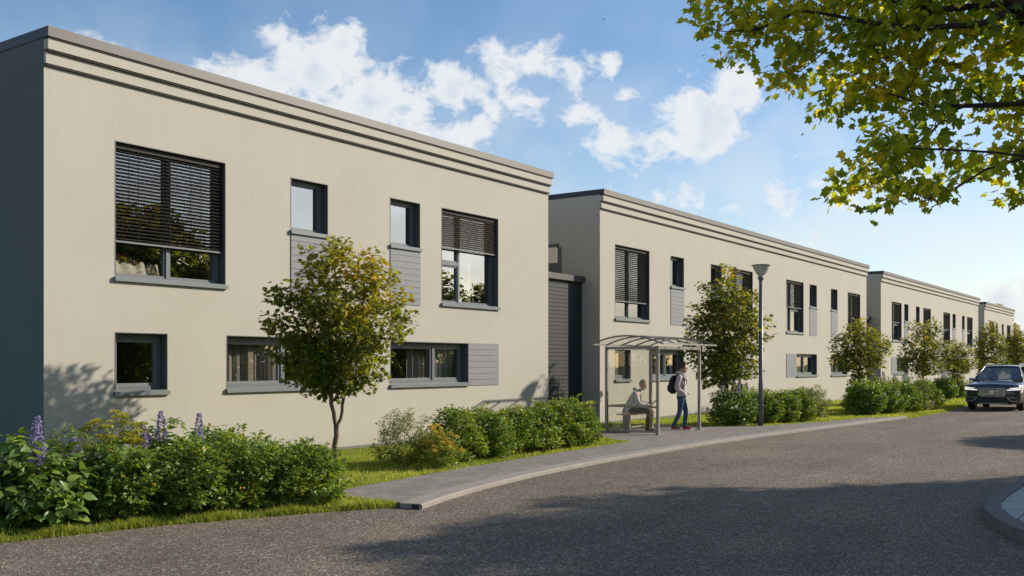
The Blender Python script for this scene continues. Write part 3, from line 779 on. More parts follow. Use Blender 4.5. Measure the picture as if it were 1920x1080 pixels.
def tubes(P, chains, r, nside=5, base_flare=None):
    V = []; F = []
    for ch in chains:
        if len(ch) < 2: continue
        pts = P[ch]; rr = r[ch].copy()
        if ch[0] != 0: rr[0] = min(rr[0], rr[1] * 1.15)
        d = np.gradient(pts, axis=0); d /= (np.linalg.norm(d, axis=1, keepdims=True) + 1e-9)
        ref = np.array([0.31, 0.95, 0.05]) if abs(d[0][1]) < .8 else np.array([1.0, 0, 0])
        ns = nside + 3 if rr.max() > .02 else nside if rr.max() > .006 else 3
        b = len(V)
        for p, dd, q in zip(pts, d, rr):
            u = np.cross(dd, ref); u /= (np.linalg.norm(u) + 1e-9); v = np.cross(dd, u)
            for k in range(ns):
                a = 2 * math.pi * k / ns; V.append(p + q * (math.cos(a) * u + math.sin(a) * v))
        for i in range(len(ch) - 1):
            for k in range(ns):
                k2 = (k + 1) % ns; a0 = b + i * ns + k; a1 = b + i * ns + k2; c0 = a0 + ns; c1 = a1 + ns
                F.append((a0, a1, c1)); F.append((a0, c1, c0))
    return np.array(V), np.array(F)

def leaves_on(rng, P, chains, skip, per_m, spread, size, kind, up=0.9, droop=0.25, centre=None, tone=None, frac=0.35, jit=.55, warm_side=None):
    C = []; T = []
    for ci, ch in enumerate(chains):
        if ci < skip or len(ch) < 2: continue
        pts = P[ch]; seg = np.linalg.norm(np.diff(pts, axis=0), axis=1); ln = seg.sum()
        n = rng.poisson(per_m * max(ln * (1 - frac), .06))
        if n == 0: continue
        u = frac + (1 - frac) * rng.random(n) ** 0.75
        s = u * (len(ch) - 1); i = np.minimum(s.astype(int), len(ch) - 2); f = (s - i)[:, None]
        c = pts[i] * (1 - f) + pts[i + 1] * f
        off = np.clip(rng.normal(0, spread, (n, 3)), -1.7 * spread, 1.7 * spread); off[:, 2] *= .65
        C.append(c + off); d = (pts[-1] - pts[0]); d = d / (np.linalg.norm(d) + 1e-9)
        T.append(off / (spread + 1e-9) * .9 + d * .6)
    C = np.vstack(C); T = np.vstack(T); n = len(C)
    out = C - (centre if centre is not None else C.mean(0)); out /= (np.linalg.norm(out, axis=1, keepdims=True) + 1e-9)
    T = T + rng.normal(0, .35, (n, 3)) + out * .3; T[:, 2] = T[:, 2] * .6 - droop
    N = rng.normal(0, jit, (n, 3)) + out * .45 + np.array([0, 0, up])
    S = size * rng.uniform(.65, 1.25, n)
    # clumps of similar tint plus a lean to the yellow near the outside
    h = np.sin(C[:, 0] * 5.1 + 1.3) + np.sin(C[:, 1] * 6.3 + C[:, 2] * 4.7) + np.sin(C[:, 2] * 7.9 - C[:, 0] * 3.1)
    rnd = np.clip(.38 + .10 * h + rng.normal(0, .17, n) + (rng.random(n) < .035) * .5, 0, 1)
    if tone is not None: rnd = np.clip(rnd + tone(C, rng), 0, 1)
    return place_leaves(kind, C, T, N, S, rnd)

def lump(d, ph):
    return (np.sin(3.1 * d[:, 0] + ph) + np.sin(4.3 * d[:, 1] + 2 * ph) + np.sin(5.7 * d[:, 2] + 3 * ph) + np.sin(7.3 * (d[:, 0] + d[:, 2]) + ph)) / 4

def tree_meshes(seed, H, profile, stems, n_t, per_m, leaf, kind='star', r_max=.05, leaf_m='maple_leaf', spread=.07, bark='bark', lump_k=.3, shell=.45, minz=.9, yellow=.1):
    """profile: [(z, radius)], stems: list of polylines; returns (trunk mesh, crown mesh)"""
    rng = np.random.default_rng(seed)
    zs = np.array([p[0] for p in profile]); rs_ = np.array([p[1] for p in profile])
    zz = rng.uniform(zs[0], zs[-1], n_t * 6); R_ = np.interp(zz, zs, rs_)
    keep = rng.random(len(zz)) < (R_ / rs_.max()) ** 1.6
    zz = zz[keep][:n_t]; R_ = R_[keep][:n_t]
    a = rng.uniform(0, 2 * np.pi, len(zz)); rad = rng.random(len(zz)) ** shell
    d = np.stack([np.cos(a), np.sin(a), (zz - zs.mean()) / (zs[-1] - zs[0])], 1)
    m_ = 1 + lump_k * lump(d, seed * 1.7)
    tg = np.stack([np.cos(a) * rad * R_ * m_, np.sin(a) * rad * R_ * m_, zz + .08 * m_], 1)
    tr = [dict(pts=stems[0], minz=minz)] + [dict(pts=s, **{'from': 1}) for s in stems[1:]]
    P, par, ch = grow(rng, tr, tg, k=.30, step=.11 * H / 4)
    r = radii(P, par, .0035 * H / 4, .46, r_max)
    # keep the trunk stout and slightly flared
    V, F = tubes(P, ch, r)
    z = V[:, 2]; flare = 1 + .35 * np.exp(-np.clip(z, 0, None) / .08)
    tm = np_mesh('trunk', V, F, bark, smooth=True)
    zt = zs[-1]
    ton = lambda C, g: yellow * (C[:, 2] - zs.mean()) / (zt - zs[0]) * 2 + yellow * .8 * (C[:, 0] * .8 - C[:, 1] * .6) / rs_.max()  # sunlight painted in: leaves yellower towards the top and the sun side
    LV, LF, LR = leaves_on(rng, P, ch, len(stems), per_m, spread, leaf, kind, centre=np.array([0, 0, zs.mean()]), tone=ton, frac=.25)
    cm = np_mesh('crown', LV, LF, leaf_m, LR)
    return tm, cm

def put_tree(tm, cm, loc, rz, s, label, name='young_maple', group='young maples along the street', sz=None):
    t = empty(name, loc, label, 'tree', group, rz)
    t.scale = (s, s, sz or s)
    link('trunk', tm, t); link('crown', cm, t)
    return t

# tree 1 - in front of the nearest house, two stems from 0.7 m
tA = tree_meshes(11, 4, [(1.12, .35), (1.35, .80), (1.8, 1.10), (2.35, 1.20), (2.9, 1.02), (3.3, .70), (3.75, .22)],
    [[(0, 0, -.05), (0, 0, .4), (.0, -.01, .72), (-.07, .05, 1.2), (-.10, .06, 1.9), (-.02, 0, 2.7), (.0, 0, 3.4)],
     [(0, 0, .62), (.10, -.06, .95), (.15, -.10, 1.6), (.32, -.2, 2.3), (.42, -.25, 3.0)],
     [(0, 0, 1.5), (-.35, .2, 2.0), (-.6, .35, 2.5)]],
    430, 118, .086, 'maple', r_max=.058, spread=.075, minz=1.0, yellow=.22)
put_tree(*tA, (11.42, 11.46, 0), 0, .975, 'young maple with forked trunk in front of the nearest house')
tB = tree_meshes(23, 4.6, [(1.0, .5), (1.5, 1.0), (2.2, 1.22), (3.0, 1.15), (3.7, .85), (4.1, .5), (4.5, .18)],
    [[(0, 0, -.05), (-.02, 0, .6), (-.12, .06, 1.3), (-.2, .1, 2.2), (-.12, .05, 3.2), (-.05, 0, 4.0)],
     [(0, 0, .45), (.16, -.1, 1.0), (.28, -.2, 1.6), (.4, -.3, 2.5), (.45, -.3, 3.3)],
     [(-.15, 0.05, 1.6), (-.5, .3, 2.3), (-.65, .4, 3.0)]],
    400, 82, .102, 'star', r_max=.06, spread=.085, lump_k=.35, minz=.9, yellow=.14)
put_tree(*tB, (26.53, 11.15, 0), .3, 1.0, 'tall bushy maple beside the street lamp and behind the bus shelter')
tC = tree_meshes(31, 3.4, [(1.05, .3), (1.3, .68), (1.8, .90), (2.3, .86), (2.8, .6), (3.2, .2)],
    [[(0, 0, -.05), (.02, 0, .6), (-.02, 0, 1.1), (.03, 0, 1.8), (.0, 0, 2.6), (0, 0, 3.0)]],
    240, 84, .090, 'star', r_max=.05, spread=.075, lump_k=.38, minz=1.0, yellow=.12)
put_tree(*tC, (35.94, 10.18, 0), 0, 1.03, 'small round maple on the lawn at the right corner of the middle house')
tD = tree_meshes(58, 3.7, [(1.0, .35), (1.4, .95), (1.9, .85), (2.4, 1.0), (2.9, .62), (3.5, .25)],
    [[(0, 0, -.05), (.03, .02, .6), (.06, 0, 1.2), (-.04, 0, 2.0), (.05, 0, 3.0)], [(.06, 0, 1.2), (.35, .2, 1.7), (.5, .3, 2.2)]],
    210, 84, .092, 'star', r_max=.045, spread=.08, lump_k=.5, minz=1.0, yellow=.16)
tE = tree_meshes(71, 4.6, [(1.0, .6), (1.6, 1.15), (2.3, 1.0), (3.0, 1.2), (3.8, .8), (4.4, .3)],
    [[(0, 0, -.05), (.02, 0, .5), (-.15, .1, 1.5), (-.3, .15, 2.6), (-.2, 0, 3.6)], [(0.02, 0, .5), (.25, -.1, 1.4), (.5, -.3, 2.6), (.5, -.2, 3.4)]],
    300, 80, .11, 'star', r_max=.06, spread=.1, lump_k=.5, minz=.9, yellow=.14)
put_tree(*tD, (44.4, 9.9, 0), 2.1, 1.05, 'thin-trunked maple behind the long shrub bed, before the third house')
put_tree(*tC, (51.6, 10.0, 0), 4.0, .88, 'smallest maple in the row, just left of the parked car')
put_tree(*tE, (63.5, 10.5, 0), 2.5, .93, 'maple rising behind the left side of the parked car')
put_tree(*tB, (73.3, 10.6, 0), 4.4, .95, 'maple at the right photo edge behind the parked car')
put_tree(*tA, (86, 10.8, 0), 1.0, 1.05, 'farthest maple of the row, beyond the last house, mostly hidden by nearer trees')
for x, y, s, rz in ((100, 12, 1.3, 0), (108, 17, 1.5, 1), (118, 12, 1.5, 2), (126, 20, 1.8, 3), (140, 12, 1.6, 4), (150, 24, 2.2, 5), (165, 8, 2, 1.5)):
    put_tree(*(tE if int(x) % 2 else tB), (x, y, 0), rz, s, 'distant tree closing the view beyond the end of the house row', name='distant_tree', group='distant trees beyond the house row')

# street trees on the other side of the road (seen in the panes and by their shadows)
tS = tree_meshes(47, 8, [(1.9, .9), (2.8, 2.3), (4.2, 3.0), (5.6, 2.9), (6.8, 2.0), (7.8, .7)],
    [[(0, 0, -.05), (0, 0, 1.6), (.1, 0, 3.0), (0, .1, 5.0), (0, 0, 6.5)], [(0, 0, 2.0), (.8, .4, 3.4), (1.3, .6, 5)], [(0, 0, 1.8), (-.8, -.3, 3.4), (-1.2, -.5, 5)]],
    420, 110, .21, 'star', r_max=.14, spread=.22, lump_k=.42, minz=1.5)
SL = 'tall street tree across the road, outside the frame, shading the asphalt'
for x, y, s, rz in ((19.9, -3.7, 1.02, 0), (24.6, -7.4, 1.05, 2), (30.9, -2.0, .62, 1), (13.0, -11.5, .92, 3), (33, -12, 1.0, 4), (44, -9.5, 1.0, 5), (56, -10.5, 1.0, 0.5), (4, -15, .95, 1.7)):
    put_tree(*tS, (x, y, .05), rz, s, SL, name='street_tree', group='street trees across the road')

# ------------------------------------------------------------------ the big maple overhead at the right
def big_maple():
    rng = np.random.default_rng(77)
    c, s_ = math.cos(VIEW), math.sin(VIEW)
    base = np.array([8.9 * c + 6.3 * s_, 8.9 * s_ - 6.3 * c, 0.0])      # where the trunk stands
    ax_u = np.array([s_, -c, 0]); ax_v = np.array([c, s_, 0])          # across the street view, along it
    def L(u, v, z): return (u - 6.3) * ax_u + (v - 8.9) * ax_v + np.array([0, 0, z])
    trunks = [dict(pts=[L(6.3, 8.9, -.05), L(6.25, 8.9, 1.2), L(6.1, 8.85, 2.3), L(5.6, 8.7, 3.4), L(4.9, 8.55, 4.15), L(4.25, 8.4, 4.75), L(3.7, 8.3, 5.5), L(3.3, 8.2, 6.6), L(3.2, 8.2, 7.8)], minz=2.6)]
    def limb(*p): trunks.append({'pts': [L(*q) for q in p], 'from': 1})
    limb((4.28, 8.4, 4.72), (3.9, 8.25, 4.52), (3.35, 8.2, 4.46), (2.9, 8.15, 4.50), (2.35, 8.1, 4.58), (2.0, 8.1, 4.42), (1.75, 8.1, 4.40))
    limb((4.25, 8.4, 4.75), (3.6, 8.5, 4.72), (3.1, 8.55, 4.85), (2.6, 8.6, 4.9))
    limb((4.28, 8.4, 4.72), (4.0, 8.1, 4.3), (3.6, 7.95, 4.1), (3.05, 7.9, 4.02), (2.8, 7.85, 3.96))
    limb((5.6, 8.7, 3.4), (4.7, 8.5, 3.95), (4.0, 8.4, 3.88), (3.5, 8.35, 3.86), (3.05, 8.3, 3.98))
    limb((5.6, 8.7, 3.4), (4.8, 8.3, 3.62), (4.2, 8.2, 3.75), (3.9, 8.2, 3.9))
    limb((6.0, 8.8, 2.5), (5.2, 8.3, 3.1), (4.3, 8.25, 3.42), (3.7, 8.2, 3.46), (3.1, 8.2, 3.48))
    limb((4.3, 8.25, 3.42), (3.9, 8.2, 3.3), (3.6, 8.15, 3.12), (3.35, 8.15, 3.02))
    limb((2.75, 8.15, 4.52), (2.5, 8.1, 4.2), (2.3, 8.1, 4.05))
    limb((3.7, 8.3, 5.5), (2.9, 8.3, 5.6), (2.2, 8.3, 5.5)); limb((5.6, 8.7, 3.4), (6.8, 8.9, 4.6), (7.4, 9, 6)); limb((6.1, 8.85, 2.3), (6.9, 9.8, 3.6), (7.4, 10.4, 5))
    main = [(1.50, 4.50), (1.72, 4.36), (2.04, 4.40), (2.14, 4.12), (2.38, 4.04), (2.56, 4.18), (2.90, 3.98), (3.10, 3.84), (3.36, 3.82), (3.32, 3.62), (3.05, 3.56), (2.86, 3.50), (3.02, 3.32), (3.28, 3.30), (3.12, 3.06), (3.30, 3.02), (3.45, 3.10), (3.64, 3.12), (3.75, 3.34), (3.92, 3.28), (4.15, 3.36), (4.6, 3.3), (4.6, 3.0), (6.0, 3.2), (7.4, 4.2), (7.2, 6.2), (5.5, 7.8), (3.2, 7.9), (2.0, 6.4), (1.5, 5.2)]
    def inside(u, z):
        r = False; n = len(main); j = n - 1
        for i in range(n):
            if (main[i][1] > z) != (main[j][1] > z) and u < (main[j][0] - main[i][0]) * (z - main[i][1]) / (main[j][1] - main[i][1]) + main[i][0]: r = not r
            j = i
        return r
    gaps = [(2.66, 4.34, .15), (4.05, 3.62, .20), (4.2, 4.05, .14), (3.0, 4.62, .08), (3.45, 4.32, .09), (2.25, 4.32, .07), (3.75, 3.98, .09), (4.3, 3.75, .10), (2.32, 4.66, .10), (3.35, 3.98, .07), (4.0, 4.4, .10), (1.95, 4.66, .09), (3.2, 4.25, .07), (3.75, 4.17, .07), (3.55, 3.52, .07), (3.95, 3.44, .08), (2.75, 4.72, .06), (3.5, 4.6, .05), (3.55, 3.28, .06), (4.3, 3.5, .08)]
    tg = []
    while len(tg) < 1150:
        u, z = rng.uniform(1.4, 7.5), rng.uniform(2.9, 8)
        if not inside(u, z): continue
        if z > 5.4 and rng.random() < .5: continue
        if u > 4.7 and rng.random() < .45: continue
        v = 8.12 + (u - 3.4) * .1 + abs(rng.normal(0, .35 + .3 * max(0, min(1.2, u - 2.0)) + .3 * max(0, z - 4.8)))
        k = 8.3 / v
        if any((u - a) ** 2 + (z - b) ** 2 < g * g for a, b, g in gaps): continue
        tg.append(L(u, v, z))
    tg = np.array(tg)
    P, par, ch = grow(rng, trunks, tg, k=.14, step=.13, bend=.28, wob=.012)
    r = radii(P, par, .0028, .57, .16)
    V, F = tubes(P, ch, r)
    t = empty('maple_tree', tuple(base), 'large maple with dark limbs hanging into the sky at the upper right', 'tree')
    link('trunk', np_mesh('trunk', V, F, 'bark_dark', smooth=True), t)
    ton = lambda C, g: .22 * (g.random(len(C)) < .35) + .28 * np.clip((2.9 - (C @ ax_u + 6.3)), 0, 1) * .6 + .10
    LV, LF, LR = leaves_on(rng, P, ch, len(trunks), 78, .080, .090, 'maple', up=.6, droop=.35, tone=ton, frac=.2, jit=.7)
    link('crown', np_mesh('crown', LV, LF, 'canopy_leaf', LR), t)
big_maple()

# ------------------------------------------------------------------ shrubs
def shrub_meshes(seed, rx, ry, H, n_t, per_m, leaf, kind, leaf_m, shoots=10, spread=.035, jit=.6, droop=.3, low=.12, up=.8, upright=0.0):
    rng = np.random.default_rng(seed)
    z = rng.random(n_t) ** .85
    a = rng.uniform(0, 2 * np.pi, n_t); prof = np.sqrt(np.clip(1 - (np.clip(z - .35, 0, 1) / .68) ** 2, .03, 1)) * (0.80 + .25 * np.minimum(z / .35, 1))
    rad = rng.random(n_t) ** .32
    d = np.stack([np.cos(a), np.sin(a), z], 1); m_ = 1 + .22 * lump(d * 1.3, seed * 2.3)
    tg = np.stack([np.cos(a) * rx * prof * rad * m_, np.sin(a) * ry * prof * rad * m_, (z * (1 - .1) * m_ * H + low * H * .3)], 1)
    sh = []
    for i in range(shoots):
        a_ = rng.uniform(0, 2 * np.pi); q = rng.random() ** .5 * .85
        sh.append((math.cos(a_) * rx * q, math.sin(a_) * ry * q, H * (1.12 - .32 * q * q) + rng.uniform(-.05, .09) * H))
    if sh: tg = np.vstack([tg, np.array(sh)])
    tg[:, 2] = np.clip(tg[:, 2], low * H, None)
    trunks = [dict(pts=[(0, 0, -.03), (0, 0, H * .3)])]
    ns = 6
    for i in range(ns):
        a_ = 2 * np.pi * i / ns + rng.uniform(-.3, .3); q = .3
        b = (.06 * math.cos(a_), .06 * math.sin(a_), -.03)
        trunks.append(dict(pts=[b, (rx * .45 * math.cos(a_), ry * .45 * math.sin(a_), H * .25), (rx * .6 * math.cos(a_), ry * .6 * math.sin(a_), H * .5)]))
    P, par, ch = grow(rng, trunks, tg, k=.2, step=.09, bend=.3, wob=.008)
    r = radii(P, par, .0022, .42, .014)
    V, F = tubes(P, ch, r, nside=4)
    sm = np_mesh('stems', V, F, 'twig')
    LV, LF, LR = leaves_on(rng, P, ch, 0, per_m, spread, leaf, kind, up=up, droop=droop, centre=np.array([0, 0, H * .35]), frac=.25, jit=jit)
    LV[:, 2] = np.maximum(LV[:, 2], .0)
    fm = np_mesh('foliage', LV, LF, leaf_m, LR)
    tops = P[[c[-1] for c in ch]]
    return sm, fm, tops

SG = 'shrubs planted along the house fronts'
def put_shrub(ms, loc, rz, s, label, name='shrub', cat='shrub', group=SG, sz=None):
    t = empty(name, loc, label, cat, group, rz); t.scale = (s, s, sz or s)
    link('stems', ms[0], t); link('foliage', ms[1], t)
    return t

def spike_mesh(seed, h, r, m='purple_petal', n=170):
    rng = np.random.default_rng(seed)
    u = rng.random(n); a = rng.uniform(0, 2 * np.pi, n); rr = r * (1.05 - u) ** .6 * (1 + .18 * np.sin(u * 38)) * rng.uniform(.75, 1.15, n)
    C = np.stack([np.cos(a) * rr, np.sin(a) * rr, u * h], 1)
    T = np.stack([np.cos(a), np.sin(a), np.full(n, .3)], 1) + rng.normal(0, .4, (n, 3)); N = rng.normal(0, 1, (n, 3))
    V, F, Q = place_leaves('maple', C, T, N, np.full(n, .026) * rng.uniform(.7, 1.3, n), np.clip(rng.normal(.45, .3, n), 0, 1))
    return np_mesh('flower_spike', V, F, m, Q)
def head_mesh(seed, r, m='orange_petal', n=70, size=.016):
    rng = np.random.default_rng(seed)
    d = rng.normal(0, 1, (n, 3)); d[:, 2] = np.abs(d[:, 2]) * .7; d /= np.linalg.norm(d, axis=1, keepdims=True)
    C = d * r * rng.uniform(.7, 1.05, (n, 1)); C[:, 2] *= .65
    V, F, Q = place_leaves('star', C, d + rng.normal(0, .5, (n, 3)), rng.normal(0, 1, (n, 3)), np.full(n, size), rng.random(n))
    return np_mesh('flower_head', V, F, m, Q)
SP = [spike_mesh(1, .36, .052, n=330), spike_mesh(2, .27, .042, n=230), spike_mesh(3, .19, .036, n=150)]
HD = head_mesh(4, .042, n=80, size=.018); HY = head_mesh(5, .055, 'yellow_petal', 90, .019)
def add_spikes(t, spots):
    for k, x, y, z, tx, ty in spots:
        o = link('flower_spike', SP[k], t, loc=(x, y, z)); o.rotation_euler = (tx, ty, 0)
        st = MB().tube([(x, y, z - .25), (x, y, z + .02)], .004, 5).build('flower_stem', 'twig', t)

# near bed, left of the pavement end
big = shrub_meshes(101, .66, .60, .80, 130, 110, .118, 'broad', 'broad_leaf', shoots=9, spread=.07, jit=.45, droop=.45, up=.9)
l1 = put_shrub(big, (5.68, 10.22, 0), 0, 1.0, 'broad-leaved shrub with purple flower spikes at lower left, by the shaded end wall', name='flowering_shrub')
add_spikes(l1, [(0, .03, -.10, .78, .05, 0), (0, -.03, -.16, .66, -.12, .1), (1, .06, -.02, .80, .1, -.1), (1, -.07, -.24, .58, .3, .2), (1, .48, -.02, .62, .05, .05), (2, .62, -.06, .60, .3, .9)])
put_shrub(big, (4.75, 10.85, 0), 2.0, 1.05, 'broad-leaved shrub at the left edge of the photo, lowest corner bush')
mid1 = shrub_meshes(103, .62, .56, .76, 280, 190, .076, 'oval', 'hedge_leaf', shoots=14)
mid2 = shrub_meshes(104, .62, .55, .74, 280, 190, .080, 'oval', 'shrub_leaf', shoots=14)
mid3 = shrub_meshes(105, .66, .58, .80, 260, 220, .068, 'oval', 'hedge_leaf', shoots=16)
put_shrub(mid2, (6.62, 9.92, 0), 0, .94, 'dense green shrub just right of the broad-leaved purple-flowered one, road side')
put_shrub(mid1, (7.30, 9.62, 0), 1.1, .93, 'dense green shrub below the small white-purple flower spike, third from the left')
put_shrub(mid3, (7.98, 9.42, 0), 2.3, .93, 'dense green shrub, second from the pavement end in the near bed')
put_shrub(mid1, (8.62, 9.15, 0), 3.9, .86, 'dense green shrub beside the end of the pavement, under the forked maple')
lil = shrub_meshes(107, .50, .48, .84, 130, 130, .085, 'broad', 'broad_leaf', shoots=8, spread=.05)
l2 = put_shrub(lil, (7.66, 10.55, 0), 0, 1.0, 'taller rear shrub with a cluster of purple spikes against the beige wall', name='flowering_shrub')
add_spikes(l2, [(0, -.16, -.05, .76, .05, -.05), (1, -.30, 0, .74, -.1, -.35), (2, -.38, -.05, .68, .1, -.2), (1, .36, -.08, .80, 0, .05), (1, .02, -.55, .62, .05, .02)])
gold = shrub_meshes(108, .46, .42, .92, 140, 190, .045, 'oval', 'olive_leaf', shoots=20, spread=.03)
g1 = put_shrub(gold, (6.95, 10.62, 0), 0, 1.0, 'shrub with plumes of small yellow flowers in the near bed', name='flowering_shrub')
rg = np.random.default_rng(9)
def add_heads(t, me, tops, n, zmin, H):
    idx = [i for i in range(len(tops)) if tops[i][2] > zmin * H]; rg.shuffle(idx)
    for i in idx[:n]:
        p = tops[i]; o = link('flower_head', me, t, loc=(p[0], p[1], p[2] + .02)); s = rg.uniform(.7, 1.25); o.scale = (s, s, s)
add_heads(g1, HY, gold[2], 60, .68, .92)
put_shrub(gold, (6.35, 10.55, 0), 1.5, .9, 'low loose yellowish shrub behind the purple-flowered bush, by the wall shadow')
put_shrub(mid3, (8.32, 10.45, 0), .5, .98, 'rear green shrub against the wall, left of the forked maple trunk')
put_shrub(mid2, (9.05, 10.10, 0), 2.5, .74, 'low rear green shrub just left of the forked maple trunk')
# bed in front of the nearest house, right part
wis = shrub_meshes(111, .56, .52, .78, 190, 260, .040, 'dia', 'olive_leaf', shoots=34, spread=.03, up=.6)
put_shrub(wis, (12.62, 11.05, 0), 0, 1.0, 'wispy olive shrub with thin upright twigs, first in the right-hand bed')
ora = shrub_meshes(112, .44, .38, .56, 150, 260, .044, 'oval', 'hedge_leaf', shoots=10)
o1 = put_shrub(ora, (12.66, 10.37, 0), 0, 1.0, 'low shrub with round orange-yellow flower heads at the pavement edge', name='flowering_shrub')
add_heads(o1, HD, ora[2], 75, .40, .56)
hd1 = shrub_meshes(113, .62, .48, .82, 250, 230, .066, 'oval', 'hedge_leaf', shoots=16)
hd2 = shrub_meshes(114, .60, .50, .80, 250, 230, .070, 'oval', 'hedge_leaf', shoots=16)
put_shrub(hd1, (13.75, 10.82, 0), 0, 1.02, 'green hedge shrub directly right of the orange-flowered one')
put_shrub(hd2, (14.65, 10.85, 0), 1.2, .98, 'green hedge shrub below the grey board panel of the lower window')
put_shrub(hd1, (15.50, 10.88, 0), 2.6, .96, 'green hedge shrub in the middle of the right-hand bed')
put_shrub(hd2, (16.35, 10.90, 0), 3.9, 1.0, 'green hedge shrub before the right corner of the nearest house')
put_shrub(hd1, (17.15, 10.90, 0), 5.2, 1.04, 'green hedge shrub before the dark garage boards')
put_shrub(hd2, (17.95, 10.95, 0), .7, 1.06, 'last green hedge shrub beside the left end of the bus shelter')
# bed by the lamp
dk = shrub_meshes(115, .78, .70, .98, 220, 170, .085, 'oval', 'broad_leaf', shoots=14, spread=.05)
l3 = put_shrub(dk, (26.35, 10.95, 0), 0, .98, 'dark glossy shrub with dull purple spikes at the foot of the tall maple', name='flowering_shrub')
for sx_, sy_, sz_ in ((-.5, .1, .95), (.1, .0, 1.0), (.35, -.05, .98), (.52, -.2, .92), (-.3, -.3, .92)): add_spikes(l3, [(1, sx_, sy_, sz_, .05, 0)])
put_shrub(hd2, (27.55, 10.60, 0), 2.0, 1.05, 'grey-green shrub directly behind the street lamp post')
put_shrub(mid3, (28.35, 10.30, 0), 3.0, 1.04, 'rounded shrub right of the street lamp post')
put_shrub(hd1, (29.15, 10.05, 0), 4.0, 1.03, 'shrub second from the right end of the bed right of the lamp')
redd = shrub_meshes(116, .62, .55, .88, 200, 260, .052, 'oval', 'olive_leaf', shoots=14)
put_shrub(redd, (30.0, 9.95, 0), 0, 1.05, 'shrub with reddish leaves at the right end of the bed right of the lamp')
for i, (x, y, s, rz, ms, lb) in enumerate(((34.2, 9.5, 1.25, 0, mid2, 'dark shrub at the left end of the far bed beside the small round maple'), (35.4, 9.2, 1.2, 1, mid3, 'green shrub second from the left in the far bed'),
        (36.7, 8.95, 1.2, 2.4, hd2, 'green shrub in the middle of the far bed'), (38.0, 8.75, 1.22, 3.3, redd, 'yellowish shrub second from the right in the far bed'), (39.3, 8.7, 1.15, 4.1, hd1, 'shrub at the right end of the far bed near the parked car'),
        (36.6, 10.2, 1.25, 5, hd1, 'rear shrub of the far bed under the thin-trunked maple'), (38.6, 9.9, 1.3, 1.9, mid3, 'rear right shrub of the far bed with a purple flower spike'),
        (50.5, 10.4, 1.2, 0, mid2, 'dark shrub directly left of the parked car at the smallest maple'), (53, 10.4, 1.2, 1, hd2, 'dark shrub half hidden behind the parked car'))):
    t = put_shrub(ms, (x, y, 0), rz, s, lb)
    if i == 6: add_spikes(t, [(0, .1, -.2, .72, 0, 0), (1, -.2, -.2, .74, 0, 0)])
l4 = put_shrub(lil, (61, 10.6, 0), 0, 1.1, 'shrub at the foot of the maple behind the parked car')

for i in range(15):
    put_shrub((mid1, mid2, hd1)[i % 3], (-6 + i * 4.4, -15.5 - (i % 3) * .6, .05), i * 1.3, 3.9, 'tall hedge shrub across the road, outside the frame, mirrored in the panes', name='hedge_shrub', group='hedge across the road', sz=3.4)
# ------------------------------------------------------------------ grass blades
def in_poly(x, y, poly):
    r = np.zeros(len(x), bool); n = len(poly); j = n - 1
    for i in range(n):
        xi, yi = poly[i]; xj, yj = poly[j]
        cond = ((yi > y) != (yj > y)) & (x < (xj - xi) * (y - yi) / (yj - yi + 1e-12) + xi)
        r ^= cond; j = i
    return r
def grass(seed, x0, x1, y0, y1, n, h, wd, label=None, clip_poly=None, z=-.012):
    rng = np.random.default_rng(seed)
    x = rng.uniform(x0, x1, n); y = rng.uniform(y0, y1, n)
    keep = in_poly(x, y, clip_poly if clip_poly else lawn_poly) & ~in_poly(x, y, nogrow) & (y < D - .02)
    x, y = x[keep], y[keep]; n = len(x)
    tuft = .75 + .35 * np.sin(x * 9 + 2 * np.sin(y * 7)) * np.sin(y * 11 + 1.5 * np.sin(x * 5))
    hh = h * rng.uniform(.45, 1.25, n) * tuft; a = rng.uniform(0, 2 * np.pi, n); lean = rng.uniform(.1, .75, n) * hh
    b = a + rng.normal(0, .6, n)
    p = np.stack([x, y, np.full(n, z)], 1); s = np.stack([np.cos(a + 1.57), np.sin(a + 1.57), np.zeros(n)], 1) * (wd * rng.uniform(.6, 1.3, n))[:, None]
    l1_ = np.stack([np.cos(b), np.sin(b), np.zeros(n)], 1)
    m1 = p + l1_ * (lean * .3)[:, None] + np.array([0, 0, 1]) * (hh * .6)[:, None]; m2 = p + l1_ * lean[:, None] + np.array([0, 0, 1]) * hh[:, None]
    V = np.stack([p - s, p + s, m1 - s * .7, m1 + s * .7, m2], 1).reshape(-1, 3)
    F = (np.array([(0, 1, 3), (0, 3, 2), (2, 3, 4)])[None] + (np.arange(n) * 5)[:, None, None]).reshape(-1, 3)
    big_ = .25 * np.sin(x * 1.3 + 2) * np.sin(y * 1.7)
    return V, F, np.repeat(np.clip(rng.normal(.5, .22, n) + big_, 0, 1), 3)
GV = []; GF = []; GR = []; off = 0
jobs = [(1, 3.5, 9.9, 7.9, 11.4, 42000, .062, .0030), (2, 9.0, 14.5, 9.5, 14.1, 40000, .06, .0034), (3, 14.5, 21.7, 10.1, 14.1, 26000, .06, .005),
        (4, 19.5, 26.5, 11.0, 14.1, 22000, .07, .0055), (5, 26, 40, 7.9, 14.1, 52000, .06, .0075), (6, 40, 66, 8.2, 14.1, 30000, .07, .014), (7, 66, 110, 8.5, 14.1, 12000, .08, .025)]
for j in jobs:
    V, F, Q = grass(*j[:5], j[5], j[6], j[7]); GV.append(V); GF.append(F + off); GR.append(Q); off += len(V)
